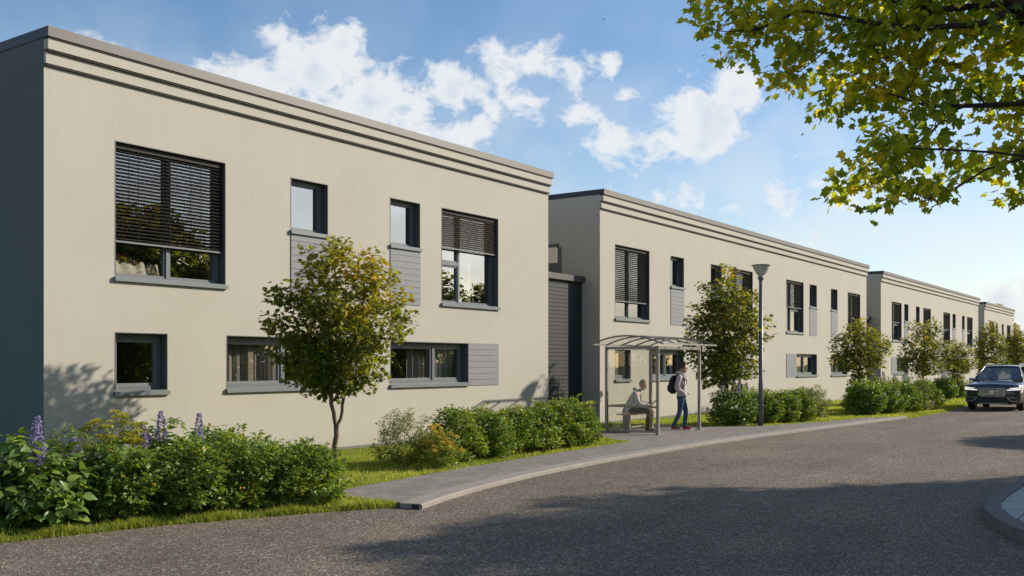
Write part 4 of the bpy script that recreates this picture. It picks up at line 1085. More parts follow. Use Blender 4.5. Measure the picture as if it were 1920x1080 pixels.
# a fringe that leans over the road and pavement edges
rngf = np.random.default_rng(50)
def fringe(line, per_m, h, wd, jit, z=-.06):
    V = []; P_ = []
    for a, b in zip(line, line[1:]):
        L_ = math.dist(a, b); n = int(L_ * per_m); u = rngf.random(n)
        P_.append(np.stack([a[0] + (b[0] - a[0]) * u + rngf.normal(0, jit, n), a[1] + (b[1] - a[1]) * u + rngf.normal(0, jit, n)], 1))
    P_ = np.vstack(P_); n = len(P_); hh = h * rngf.uniform(.4, 1.3, n) * (1 + .35 * np.sin(P_[:, 0] * 8)); a = rngf.uniform(0, 2 * np.pi, n); b = a + 1
    p = np.stack([P_[:, 0], P_[:, 1], np.full(n, z)], 1); s = np.stack([np.cos(a), np.sin(a), np.zeros(n)], 1) * wd
    l_ = np.stack([np.cos(b), np.sin(b), np.zeros(n)], 1) * (hh * rngf.uniform(.2, .9, n))[:, None]
    m1 = p + l_ * .35 + np.array([0, 0, 1]) * (hh * .6)[:, None]; m2 = p + l_ + np.array([0, 0, 1]) * hh[:, None]
    return np.stack([p - s, p + s, m1 - s * .7, m1 + s * .7, m2], 1).reshape(-1, 3), (np.array([(0, 1, 3), (0, 3, 2), (2, 3, 4)])[None] + (np.arange(n) * 5)[:, None, None]).reshape(-1, 3), np.repeat(np.clip(rngf.normal(.5, .22, n), 0, 1), 3)
for args in ((LAWN_EDGE[2:-1], 1500, .09, .0032, .03, -.07), ([(9.17, 9.6), (9.17, 8.2)], 1200, .07, .0032, .03, -.03), (list(reversed(BACK)), 350, .045, .004, .015, -.02), ([(33.4, 8.05)] + FAR[:3], 500, .08, .008, .05, -.08)):
    V, F, Q = fringe(*args); GV.append(V); GF.append(F + off); GR.append(Q); off += len(V)
tag(link('grass', np_mesh('grass', np.vstack(GV), np.vstack(GF), 'grass_blade', np.concatenate(GR))), 'short sunlit green grass round the beds and along the house fronts', 'grass', kind='stuff')

# ------------------------------------------------------------------ street lamp
mat('lamp_metal', (0.135, 0.14, 0.15), 0.45, metal=0.1, spec=0.5)
mat('lamp_white', (0.80, 0.80, 0.77), 0.5, spec=0.4)
leaf_mat('lamp_diffuser', [(0.0, (0.80, 0.80, 0.77)), (1.0, (0.80, 0.80, 0.77))], 0.6, 0.6, (0.5, 0.55, 0.5))
lp = empty('street_lamp', (26.33, 10.12, 0), 'tall slim grey street lamp with a conical glass head at the pavement back edge', 'street lamp')
MB().tube([(0, 0, 0), (0, 0, 1.15), (0, 0, 1.17), (0, 0, 4.0)], [.068, .068, .060, .052], 16).build('pole', 'lamp_metal', lp, smooth=True)
MB().box(-.10, .10, -.10, .10, 0, .012).build('base_plate', 'lamp_metal', lp)
MB().lathe([(.0, 3.99), (.06, 3.99), (.078, 4.03), (.085, 4.10), (.07, 4.11), (0, 4.11)], 20).build('collar', 'lamp_metal', lp, smooth=True)
prof = [(.075, 4.11), (.115, 4.15), (.16, 4.21), (.20, 4.28), (.228, 4.35), (.245, 4.41)]
MB().lathe(prof, 28).build('glass_shade', 'lamp_glass', lp, smooth=True)
MB().lathe([(0, 4.43), (.20, 4.425), (.262, 4.415), (.266, 4.407), (.25, 4.402), (.20, 4.402), (0, 4.402)], 28).build('cover', 'lamp_metal', lp, smooth=True)
MB().lathe([(0, 4.395), (.225, 4.393), (.205, 4.34), (.165, 4.26), (.115, 4.18), (.07, 4.13), (0, 4.12)], 24).build('diffuser', 'lamp_diffuser', lp, smooth=True)

# ------------------------------------------------------------------ bus shelter
mat('shelter_metal', (0.27, 0.25, 0.225), 0.42, metal=0.2, spec=0.5)
mat('bench_wood', (0.50, 0.36, 0.22), 0.6, var=0.15, vscale=9)
SX0, SX1, SY0, SY1, SE = 21.45, 23.80, 10.80, 12.20, 2.13
sh = empty('bus_shelter', (SX0, SY0, 0), 'bus shelter with arched glass roof and slim grey-brown posts', 'bus shelter')
W_, D_ = SX1 - SX0, SY1 - SY0
for px, py in ((0, 0), (W_, 0), (0, D_), (W_, D_)):
    p = MB().box(px - .034, px + .034, py - .034, py + .034, 0, SE).build('post', 'shelter_metal', sh, bevel=.006)
    MB().box(px - .085, px + .085, py - .085, py + .085, 0, .014).build('base_plate', 'shelter_metal', p)
def arc(t_): # t 0..1 across the depth
    y = -.27 + (D_ + .57) * t_; return y, SE + .035 + .21 * (1 - (2 * t_ - 1) ** 2)
RX0, RX1 = -.28, W_ + .46
for i in range(5):
    x = RX0 + .02 + (RX1 - RX0 - .04) * i / 4
    pts = [(x, *arc(k / 14)) for k in range(15)]
    MB().tube(pts, .020, 6).build('roof_rib', 'shelter_metal', sh)
vs = []; N_ = 14
for k in range(N_ + 1):
    y, z = arc(k / N_); vs += [(RX0, y, z + .030), (RX1, y, z + .030)]
MB().add(vs, [(2 * k, 2 * k + 1, 2 * k + 3, 2 * k + 2) for k in range(N_)]).build('roof_glass', 'clear_glass', sh, smooth=True)
for py in (0, D_):
    boxo('eave_beam', 'shelter_metal', sh, .046, W_ - .046, py - .03, py + .03, SE - .075, SE - .005)
for px in (0, W_):
    boxo('eave_beam', 'shelter_metal', sh, px - .028, px + .028, .046, D_ - .046, SE - .07, SE - .01)
for yy in (arc(0), arc(1)):
    boxo('gutter', 'shelter_metal', sh, RX0, RX1, yy[0] - .02, yy[0] + .02, yy[1] - .005, yy[1] + .028)
for zz, hh_ in ((.66, .022), (.07, .02)):
    boxo('rail', 'shelter_metal', sh, .046, W_ - .046, D_ - .018, D_ + .018, zz - hh_, zz + hh_)
    boxo('rail', 'shelter_metal', sh, -.018, .018, .046, D_ - .046, zz - hh_, zz + hh_)
boxo('rail', 'shelter_metal', sh, W_ - .018, W_ + .018, .046, D_ - .046, .05, .09)
for z0_, z1_ in ((.09, .638), (.682, SE - .08)):
    MB().add([(.05, D_ + .002, z0_), (W_ - .05, D_ + .002, z0_), (W_ - .05, D_ + .002, z1_), (.05, D_ + .002, z1_)], [(0, 1, 2, 3)]).build('back_pane', 'clear_glass', sh)
    MB().add([(.002, .05, z0_), (.002, D_ - .05, z0_), (.002, D_ - .05, z1_), (.002, .05, z1_)], [(0, 1, 2, 3)]).build('side_pane', 'clear_glass', sh)
bn = empty('bench', (21.62, 11.62, 0), 'plain bench with light wooden slats inside the bus shelter', 'bench')
for lx in (.18, 1.42):
    MB().box(lx - .06, lx + .06, .13, .29, 0, .43).build('leg', 'shelter_metal', bn, bevel=.008)
for k in range(4): MB().box(0, 1.62, .03 + k * .095, .113 + k * .095, .431, .465).build('slat', 'bench_wood', bn, bevel=.005)

# ------------------------------------------------------------------ people
mat('skin', (0.50, 0.28, 0.20), 0.55, spec=0.35); mat('hair_brown', (0.085, 0.045, 0.025), 0.8); mat('hair_fair', (0.36, 0.26, 0.16), 0.8)
mat('hoodie_grey', (0.47, 0.45, 0.45), 0.95, spec=0.1, var=0.07, vscale=9, bump=0.5, bscale=22)
mat('jacket_pale', (0.52, 0.49, 0.48), 0.95, spec=0.1, var=0.08, vscale=9, bump=0.5, bscale=20)
mat('shirt_dark', (0.10, 0.10, 0.11), 0.9)
mat('jeans_blue', (0.06, 0.10, 0.165), 0.9, spec=0.15, var=0.25, vscale=10, bump=0.5, bscale=25)
mat('trousers_olive', (0.085, 0.078, 0.058), 0.95, spec=0.1, var=0.12, vscale=10, bump=0.5, bscale=22)
mat('shoe_red', (0.50, 0.02, 0.03), 0.6); mat('shoe_dark', (0.03, 0.028, 0.026), 0.6); mat('sole_white', (0.7, 0.68, 0.65), 0.7)
mat('pack_black', (0.012, 0.012, 0.014), 0.75); mat('paper_white', (0.62, 0.60, 0.56), 0.9); mat('paper_ink', (0.30, 0.29, 0.28), 0.9)
mat('eye_dark', (0.02, 0.015, 0.012), 0.3); mat('lip', (0.42, 0.19, 0.16), 0.5)

def skin(pts, edges, levels=2):
    """pts: [(x,y,z,rx,ry)] -> smooth mesh grown round the joints"""
    me = bpy.data.meshes.new('tmp'); me.from_pydata([p[:3] for p in pts], edges, [])
    o = bpy.data.objects.new('tmp', me); COL.objects.link(o)
    o.modifiers.new('s', 'SKIN'); sd_ = me.skin_vertices[0].data
    for i, p in enumerate(pts): sd_[i].radius = (p[3], p[4] if len(p) > 4 else p[3]); sd_[i].use_root = (i == 0)
    ss = o.modifiers.new('u', 'SUBSURF'); ss.levels = levels; ss.render_levels = levels
    bpy.context.view_layer.update()
    ev = o.evaluated_get(bpy.context.evaluated_depsgraph_get())
    out = bpy.data.meshes.new_from_object(ev)
    bpy.data.objects.remove(o); bpy.data.meshes.remove(me)
    return out
def absorb(mb, me, mi=0):
    mb.cur = mi; mb.add([v.co[:] for v in me.vertices], [tuple(p.vertices) for p in me.polygons]); return mb
def chain(mb, pts, mi=0, levels=2):
    return absorb(mb, skin(pts, [(i, i + 1) for i in range(len(pts) - 1)], levels), mi)
def resamp(pts, k=4):
    P_ = [np.array(p, float) for p in pts]; out = []
    for i in range(len(P_) - 1):
        a, b, c_, d = P_[max(i - 1, 0)], P_[i], P_[i + 1], P_[min(i + 2, len(P_) - 1)]
        for j in range(k):
            t_ = j / k
            out.append(.5 * ((2 * b) + (-a + c_) * t_ + (2 * a - 5 * b + 4 * c_ - d) * t_ ** 2 + (-a + 3 * b - 3 * c_ + d) * t_ ** 3))
    return out + [P_[-1]]
def loft(mb, secs, n=20, mi=0, pinch=.03, seed=0):
    # stacked ellipses (x, y, z, rx, ry) with faint folds
    mb.cur = mi; S = resamp(secs); b = len(mb.v); rr = random.Random(seed)
    for i, (x, y, z, rx, ry) in enumerate(S):
        for k in range(n):
            a = 2 * math.pi * k / n; f = 1 + pinch * math.sin(3 * a + i * .9 + seed) * math.sin(i * 1.3) + pinch * .5 * math.sin(5 * a - i * 1.7)
            mb.v.append((x + rx * f * math.cos(a), y + ry * f * math.sin(a), z))
    for i in range(len(S) - 1):
        for k in range(n):
            k2 = (k + 1) % n; mb.f.append((b + i * n + k, b + i * n + k2, b + (i + 1) * n + k2, b + (i + 1) * n + k)); mb.mi.append(mi)
    mb.f.append(tuple(b + k for k in reversed(range(n)))); mb.mi.append(mi); mb.f.append(tuple(b + (len(S) - 1) * n + k for k in range(n))); mb.mi.append(mi)
def limb(mb, pts, mi=0, n=14, fold=.05):
    mb.cur = mi; S = resamp(pts, 5)
    mb.tube([p[:3] for p in S], [float(p[3] * (1 + fold * math.sin(i * 1.9 + p[2] * 9))) for i, p in enumerate(S)], n)
def head(mb, c, f, tilt=0.0, s=1.0):
    """skull, jaw, nose, ears, eyes, lips ; f = unit facing vector (xy), head centre c"""
    f = Vector((math.cos(f) * math.cos(tilt), math.sin(f) * math.cos(tilt), math.sin(tilt))); r = Vector((f.y, -f.x, 0)).normalized(); u = r.cross(f)
    M = Matrix((f, r, u)).transposed(); c = Vector(c)
    def E(off, rad, mi=0, nu=14, nv=10):
        mb.cur = mi; b = len(mb.v); mb.ball((0, 0, 0), rad, nu, nv)
        for i in range(b, len(mb.v)):
            p = Vector(mb.v[i])
            if rad[0] > .08 and p.z < 0: p.x += .10 * -p.z; p.y *= 1 - 1.6 * -p.z
            mb.v[i] = tuple(c + M @ (s * (p + Vector(off))))
    E((-.012, 0, .018), (.096, .076, .108), 0, 18, 14); E((.018, 0, -.055), (.066, .056, .066)); E((.052, 0, -.086), (.03, .032, .024))
    E((.088, 0, -.012), (.021, .013, .022)); E((-.008, .076, -.01), (.02, .010, .032)); E((-.008, -.076, -.01), (.02, .010, .032))
    E((.079, .030, .012), (.007, .010, .005), 1); E((.079, -.030, .012), (.007, .010, .005), 1); E((.078, 0, -.054), (.008, .020, .005), 2)
    return c, M
def hair(parent, cm, m, top, s=1.0):
    c, M = cm; mb = MB(); rr = random.Random(4)
    mb.ball((0, 0, 0), (.102, .084, .112), 22, 16); out = []
    for v in mb.v:
        p = Vector(v); k = 1 + .05 * math.sin(p.x * 90) * math.sin(p.y * 80 + p.z * 60)
        if p.x > .035 and p.z < .055: p.x = .035 + (p.x - .035) * .15
        if p.z < -.035: p.z = -.035 + (p.z + .035) * .1; p.x = min(p.x, -.01); p.y *= .85
        if p.z > .06: p.z += top * (1 + .5 * math.sin(p.x * 70)); 
        if p.z > .07 and p.x > .02: p.x += top * .5
        out.append(tuple(c + M @ (s * (p * k + Vector((-.016, 0, .026))))))
    mb.v = out
    mb.build('hair', m, parent, smooth=True)
def hand(mb, wrist, dirv, palm_n, curl=.5, s=1.0):
    w_ = Vector(wrist); d = Vector(dirv).normalized(); n = Vector(palm_n).normalized(); side = d.cross(n).normalized()
    chain(mb, [(*w_, .024 * s, .018 * s), (*(w_ + d * .045 * s), .034 * s, .016 * s), (*(w_ + d * .085 * s), .036 * s, .014 * s)], 0, 1)
    for k, (o, L_) in enumerate(((-.027, .062), (-.009, .072), (.009, .068), (.026, .052))):
        b = w_ + d * .082 * s + side * o * s; m1 = b + (d * (1 - curl * .3) + n * curl * .5) * L_ * .5 * s; m2 = m1 + (d * (1 - curl) + n * curl) * L_ * .5 * s
        mb.cur = 0; mb.tube([b, m1, m2], [.0088 * s, .008 * s, .0062 * s], 6)
    b = w_ + d * .03 * s - side * .03 * s; mb.tube([b, b + (d * .7 - side * .6) * .035 * s, b + (d * 1.2 - side * .5 + n * .4) * .055 * s], [.011 * s, .010 * s, .008 * s], 6)
def shoe(mb, ankle, ang, s=1.0, pitch=0.0):
    a = Vector(ankle); f = Vector((math.cos(ang) * math.cos(pitch), math.sin(ang) * math.cos(pitch), -math.sin(pitch))); r = Vector((-math.sin(ang), math.cos(ang), 0)); u = f.cross(r)
    def E(off, rad, mi):
        mb.cur = mi; b = len(mb.v); mb.ball((0, 0, 0), rad, 14, 8)
        for i in range(b, len(mb.v)):
            p = Vector(mb.v[i]); p.z = max(p.z, -.03 if mi == 0 else -rad[2])
            mb.v[i] = tuple(a + f * (p.x + off[0]) * s + r * (p.y + off[1]) * s + u * (p.z + off[2]) * s)
    E((.0, 0, -.03), (.062, .040, .055), 0); E((.09, 0, -.045), (.095, .044, .036), 0)
    mb.cur = 1; z0, z1 = -.088, -.062
    out_ = [(-.06, -.03), (-.04, -.042), (.06, -.042), (.14, -.045), (.18, -.025), (.188, 0), (.18, .025), (.14, .045), (.06, .042), (-.04, .042), (-.06, .03), (-.068, 0)]
    vs = [tuple(a + f * x * s + r * y * s + u * z * s) for z in (z0, z1) for x, y in out_]; n = len(out_)
    mb.add(vs, [tuple(range(n - 1, -1, -1)), tuple(range(n, 2 * n))] + [(i, (i + 1) % n, n + (i + 1) % n, n + i) for i in range(n)])

# boy waiting at the right end of the shelter; local +x is where he faces
boy = empty('person', (23.42, 11.12, 0.0), 'boy standing in grey hoodie, jeans and red shoes with a backpack', 'person', rz=R(-74))
body = MB()
core = [(0, 0, .90, .12, .10), (.0, 0, 1.08, .105, .085), (-.01, 0, 1.28, .13, .09), (0, 0, 1.40, .06, .055), (.015, 0, 1.47, .05, .05), (.02, 0, 1.53, .055, .05),
        (0, .16, 1.36, .055, .05), (-.03, .235, 1.12, .04, .04), (.10, .20, .96, .03, .03),
        (0, -.16, 1.36, .055, .05), (-.05, -.235, 1.12, .04, .04), (.08, -.20, .95, .03, .03),
        (0, .085, .84, .085, .08), (.09, .09, .47, .055, .055), (.06, .09, .10, .036, .036),
        (-.01, -.085, .84, .085, .08), (-.03, -.09, .47, .055, .055), (-.20, -.09, .11, .036, .036)]
edg = [(0, 1), (1, 2), (2, 3), (3, 4), (4, 5), (2, 6), (6, 7), (7, 8), (2, 9), (9, 10), (10, 11), (0, 12), (12, 13), (13, 14), (0, 15), (15, 16), (16, 17)]
absorb(body, skin(core, edg))
hm = head(body, (.055, 0, 1.585), R(22), -.08, .98)
hand(body, (.09, .19, .965), (.8, -.55, -.35), (-.3, -.4, -.7), .6, .9); hand(body, (.07, -.195, .955), (.8, .5, -.5), (-.3, .4, -.7), .6, .9)
body.build('body', ['skin', 'eye_dark', 'lip'], boy, smooth=True)
hair(boy, hm, 'hair_brown', .030, .98)
tp = MB()
loft(tp, [(.01, 0, .875, .125, .165), (.015, 0, .90, .135, .172), (.01, 0, 1.0, .128, .165), (-.005, 0, 1.15, .128, .172), (-.015, 0, 1.28, .125, .185), (-.02, 0, 1.37, .10, .16), (-.015, 0, 1.425, .07, .095), (-.01, 0, 1.46, .055, .06)], 24)
limb(tp, [(-.02, .13, 1.375, .062), (-.02, .185, 1.34, .066), (-.04, .225, 1.22, .058), (-.055, .24, 1.11, .054), (-.02, .235, 1.04, .054), (.06, .205, .985, .046), (.10, .18, .965, .040)])
limb(tp, [(-.02, -.13, 1.375, .062), (-.025, -.185, 1.34, .066), (-.06, -.225, 1.22, .058), (-.085, -.24, 1.11, .056), (-.05, -.24, 1.04, .056), (.04, -.215, .98, .048), (.09, -.19, .955, .041)])
limb(tp, [(.06, .055, 1.415, .020), (.0, .085, 1.45, .034), (-.07, .06, 1.465, .045), (-.10, 0, 1.455, .055), (-.07, -.06, 1.465, .045), (.0, -.085, 1.45, .034), (.06, -.055, 1.415, .020)])
tp.build('hoodie', 'hoodie_grey', boy, smooth=True)
tr = MB()
loft(tr, [(0, 0, .76, .10, .14), (0, 0, .82, .118, .155), (0, 0, .90, .118, .15), (0, 0, .94, .11, .142)], 20, pinch=.01)
limb(tr, [(.0, .078, .86, .085), (.03, .086, .72, .082), (.07, .09, .58, .070), (.095, .09, .47, .062), (.09, .09, .36, .057), (.075, .09, .22, .052), (.062, .09, .12, .053), (.06, .09, .085, .058)])
limb(tr, [(.0, -.078, .86, .085), (-.005, -.086, .72, .082), (-.02, -.09, .58, .070), (-.03, -.09, .47, .062), (-.075, -.09, .36, .057), (-.14, -.09, .22, .052), (-.185, -.09, .12, .053), (-.195, -.09, .085, .057)])
tr.build('jeans', 'jeans_blue', boy, smooth=True)
s_ = MB(); shoe(s_, (.07, .09, .088), R(-8)); s_.build('shoe', ['shoe_red', 'sole_white'], boy, smooth=True)
s_ = MB(); shoe(s_, (-.19, -.09, .092), R(12)); s_.build('shoe', ['shoe_red', 'sole_white'], boy, smooth=True)
bp = empty('backpack', (23.42, 11.12, 0.0), 'black backpack on the back of the standing boy', 'backpack', rz=R(-74))
pk = MB(); loft(pk, [(-.215, 0, .93, .055, .10), (-.225, 0, .97, .082, .13), (-.235, 0, 1.08, .10, .148), (-.225, 0, 1.22, .098, .145), (-.20, 0, 1.34, .08, .125), (-.175, 0, 1.40, .05, .08)], 22, pinch=.015)
pk.build('bag', 'pack_black', bp, smooth=True)
pp = MB(); loft(pp, [(-.315, 0, .98, .025, .085), (-.33, 0, 1.05, .035, .10), (-.325, 0, 1.15, .03, .09)], 16, pinch=.01); pp.build('pocket', 'pack_black', bp, smooth=True)
for sy in (.125, -.125):
    st = MB(); st.tube([(-.15, sy * .8, 1.37), (-.06, sy * .95, 1.435), (.045, sy * .95, 1.40), (.105, sy * .9, 1.28), (.10, sy * 1.05, 1.15), (.03, sy * 1.3, 1.05), (-.13, sy * 1.05, .99)], .017, 6)
    st.build('strap', 'pack_black', bp, smooth=True)

# man reading on the bench; local +x is where he faces
ML = (22.10, 11.86, 0.0)
man = empty('person', ML, 'fair-haired man in pale jacket sitting on the bench reading a newspaper', 'person', rz=R(-66))
body = MB()
core = [(-.02, 0, .56, .14, .11), (.03, 0, .72, .125, .10), (.12, 0, .90, .15, .10), (.20, 0, 1.02, .06, .055), (.235, 0, 1.07, .052, .05),
        (.15, .19, .97, .055, .05), (.20, .26, .74, .042, .042), (.42, .13, .66, .03, .03),
        (.15, -.19, .97, .055, .05), (.20, -.26, .74, .042, .042), (.42, -.13, .66, .03, .03),
        (.02, .10, .54, .09, .08), (.43, .15, .52, .065, .06), (.44, .14, .10, .04, .04), (.02, -.10, .54, .09, .08), (.43, -.13, .52, .065, .06), (.40, -.13, .10, .04, .04)]
edg = [(0, 1), (1, 2), (2, 3), (3, 4), (2, 5), (5, 6), (6, 7), (2, 8), (8, 9), (9, 10), (0, 11), (11, 12), (12, 13), (0, 14), (14, 15), (15, 16)]
absorb(body, skin(core, edg))
hm = head(body, (.29, 0, 1.165), R(12), -.42, 1.0)
hand(body, (.42, .13, .66), (.9, -.25, .15), (0, -1, -.1), .6); hand(body, (.42, -.13, .66), (.9, .25, .15), (0, 1, -.1), .6)
body.build('body', ['skin', 'eye_dark', 'lip'], man, smooth=True)
hair(man, hm, 'hair_fair', .006)
jk = MB()
loft(jk, [(-.075, 0, .465, .155, .185), (-.065, 0, .52, .165, .19), (-.03, 0, .64, .145, .178), (.03, 0, .77, .14, .185), (.085, 0, .89, .13, .19), (.125, 0, .97, .105, .15), (.155, 0, 1.02, .075, .09), (.175, 0, 1.055, .055, .058)], 24)
for sg in (1, -1):
    limb(jk, [(.10, .13 * sg, .965, .066), (.12, .19 * sg, .93, .070), (.15, .235 * sg, .84, .064), (.19, .26 * sg, .745, .060), (.25, .24 * sg, .695, .058), (.34, .19 * sg, .675, .050), (.42, .14 * sg, .665, .040)])
limb(jk, [(.19, .06, 1.0, .018), (.14, .085, 1.045, .030), (.09, .05, 1.07, .036), (.07, 0, 1.07, .042), (.09, -.05, 1.07, .036), (.14, -.085, 1.045, .030), (.19, -.06, 1.0, .018)])
jk.build('jacket', 'jacket_pale', man, smooth=True)
sv = MB(); limb(sv, [(.06, 0, .60, .08), (.125, 0, .76, .085), (.175, 0, .90, .075), (.20, 0, 1.0, .045)]); sv.build('shirt', 'shirt_dark', man, smooth=True)
tr = MB()
for sg, kx in ((1, .44), (-1, .41)):
    limb(tr, [(-.06, .085 * sg, .545, .105), (.08, .10 * sg, .55, .10), (.26, .13 * sg, .555, .086), (kx - .05, .14 * sg, .56, .078), (kx + .01, .14 * sg, .53, .076), (kx + .035, .14 * sg, .44, .070), (kx + .02, .14 * sg, .28, .068), (kx + .005, .138 * sg, .13, .066), (kx, .138 * sg, .075, .070)])
tr.build('trousers', 'trousers_olive', man, smooth=True)
s_ = MB(); shoe(s_, (.44, .14, .088), R(8)); s_.build('shoe', ['shoe_dark', 'shoe_dark'], man, smooth=True)
s_ = MB(); shoe(s_, (.41, -.13, .088), R(-8)); s_.build('shoe', ['shoe_dark', 'shoe_dark'], man, smooth=True)
npr = empty('newspaper', ML, 'folded newspaper held open by the man on the bench', 'newspaper', rz=R(-66))
for sg in (1, -1):
    vs = []; 
    for i in range(6):
        t_ = i / 5
        for j in range(4):
            q = j / 3
            vs.append((.50 + .20 * q - .02 * math.sin(t_ * 3), sg * .20 * t_, .66 + .20 * q + .03 * math.sin(t_ * 2.6)))
    n_ = len(vs)
    vs += [(x + .004, y, z - .004) for x, y, z in vs]
    fs = [(i * 4 + j, i * 4 + j + 1, i * 4 + j + 5, i * 4 + j + 4) for i in range(5) for j in range(3)]
    fs += [tuple(n_ + a for a in reversed(f)) for f in fs]
    pg = MB().add(vs, fs).build('page', 'paper_white', npr, smooth=True)

# ------------------------------------------------------------------ parked car
mat('car_paint', (0.024, 0.028, 0.038), 0.30, metal=0.5, spec=0.7, coat=1.0)
mat('car_plastic', (0.018, 0.018, 0.019), 0.55); mat('tyre_rubber', (0.012, 0.012, 0.012), 0.85); mat('chrome', (0.62, 0.62, 0.64), 0.18, metal=1.0)
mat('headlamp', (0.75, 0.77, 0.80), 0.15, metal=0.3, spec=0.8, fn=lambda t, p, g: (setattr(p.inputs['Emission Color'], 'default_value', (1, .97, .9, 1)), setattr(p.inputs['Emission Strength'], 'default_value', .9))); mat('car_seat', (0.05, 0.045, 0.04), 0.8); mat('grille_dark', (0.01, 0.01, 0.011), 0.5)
mat('badge', (0.70, 0.72, 0.75), 0.3, metal=0.6); mat('rim_alloy', (0.30, 0.30, 0.31), 0.3, metal=0.9)
car = empty('parked_car', (40.7, 6.68, -.06), 'dark navy estate car facing the camera at the right edge of the street', 'car')
ST = [  # x, half width, underside, shoulder z, top z, crown
    (.00, .84, .30, .85, .93), (.04, .90, .27, .91, .985), (.12, .945, .25, .955, 1.02), (.25, .97, .235, .98, 1.04), (.45, .975, .23, .98, 1.05), (.55, .98, .42, 1.0, 1.07), (.66, .985, .62, 1.01, 1.09), (.85, .985, .73, 1.02, 1.11),
    (1.05, .985, .73, 1.03, 1.13), (1.24, .985, .62, 1.035, 1.14), (1.35, .985, .40, 1.04, 1.15), (1.45, .985, .25, 1.04, 1.16), (2.4, .985, .25, 1.05, 1.16), (3.35, .985, .25, 1.06, 1.16), (3.45, .985, .40, 1.06, 1.16), (3.56, .985, .62, 1.06, 1.16),
    (3.75, .985, .73, 1.06, 1.16), (3.95, .985, .73, 1.06, 1.16), (4.14, .98, .62, 1.06, 1.16), (4.25, .975, .40, 1.06, 1.15), (4.5, .96, .30, 1.05, 1.14), (4.8, .90, .34, 1.0, 1.08)]
vs = []; K = 16
for x, hw, zb, zsd, zt in ST:
    half = [(.0, zb), (hw * .55, zb), (hw * .90, zb + .02), (hw * .985, zb + .10 if zb < .5 else zb + .03), (hw, (zb + zsd) / 2 + .05), (hw * .985, zsd - .06), (hw * .94, zsd), (hw * .72, zsd + (zt - zsd) * .55), (0, zt)]
    ring = half + [(-y, z) for y, z in reversed(half[1:-1])]
    vs += [(x, y, z) for y, z in ring]; K = len(ring)
fs = [tuple(range(K - 1, -1, -1))] + [(i * K + k, i * K + (k + 1) % K, (i + 1) * K + (k + 1) % K, (i + 1) * K + k) for i in range(len(ST) - 1) for k in range(K)] + [tuple((len(ST) - 1) * K + k for k in range(K))]
body_o = MB().add(vs, fs).build('body', 'car_paint', car, smooth=True)
# greenhouse: roof skin, pillars and glass
def gp(x, y, z): return (x, y, z)
wsb = [(1.28, -.80, 1.13), (1.28, .80, 1.13)]; wst = [(2.12, -.60, 1.60), (2.12, .60, 1.60)]
def curve_w(x, z, hw, n=8, bow=.10, dz=.02): return [(x - bow * (1 - (2 * i / n - 1) ** 2), hw * (2 * i / n - 1), z + dz * (1 - (2 * i / n - 1) ** 2)) for i in range(n + 1)]
lo, hi_ = curve_w(1.30, 1.13, .80), curve_w(2.14, 1.61, .60, bow=.05)
MB().add(lo + hi_, [(i, i + 1, 9 + i + 1, 9 + i) for i in range(8)]).build('windscreen', 'car_glass', car, smooth=True)
rfr = []
for x, z, hw in ((2.12, 1.625, .60), (2.4, 1.665, .615), (3.0, 1.685, .62), (3.8, 1.675, .61), (4.35, 1.64, .58)):
    rfr += [(x - (.05 if x < 2.2 else 0) * (1 - (2 * i / 8 - 1) ** 2), hw * (2 * i / 8 - 1), z + .035 * (1 - (2 * i / 8 - 1) ** 2)) for i in range(9)]
nb = len(rfr); rfr2 = rfr + [(x, y, z - .045) for x, y, z in rfr]
fs = [(j * 9 + i, j * 9 + i + 1, (j + 1) * 9 + i + 1, (j + 1) * 9 + i) for j in range(4) for i in range(8)]
fs += [tuple(nb + a for a in reversed(f)) for f in list(fs)]
fs += [(j * 9, (j + 1) * 9, nb + (j + 1) * 9, nb + j * 9) for j in range(4)] + [(j * 9 + 8, nb + j * 9 + 8, nb + (j + 1) * 9 + 8, (j + 1) * 9 + 8) for j in range(4)] + [(i, nb + i, nb + i + 1, i + 1) for i in range(8)]
MB().add(rfr2, fs).build('roof', 'car_paint', car, smooth=True)
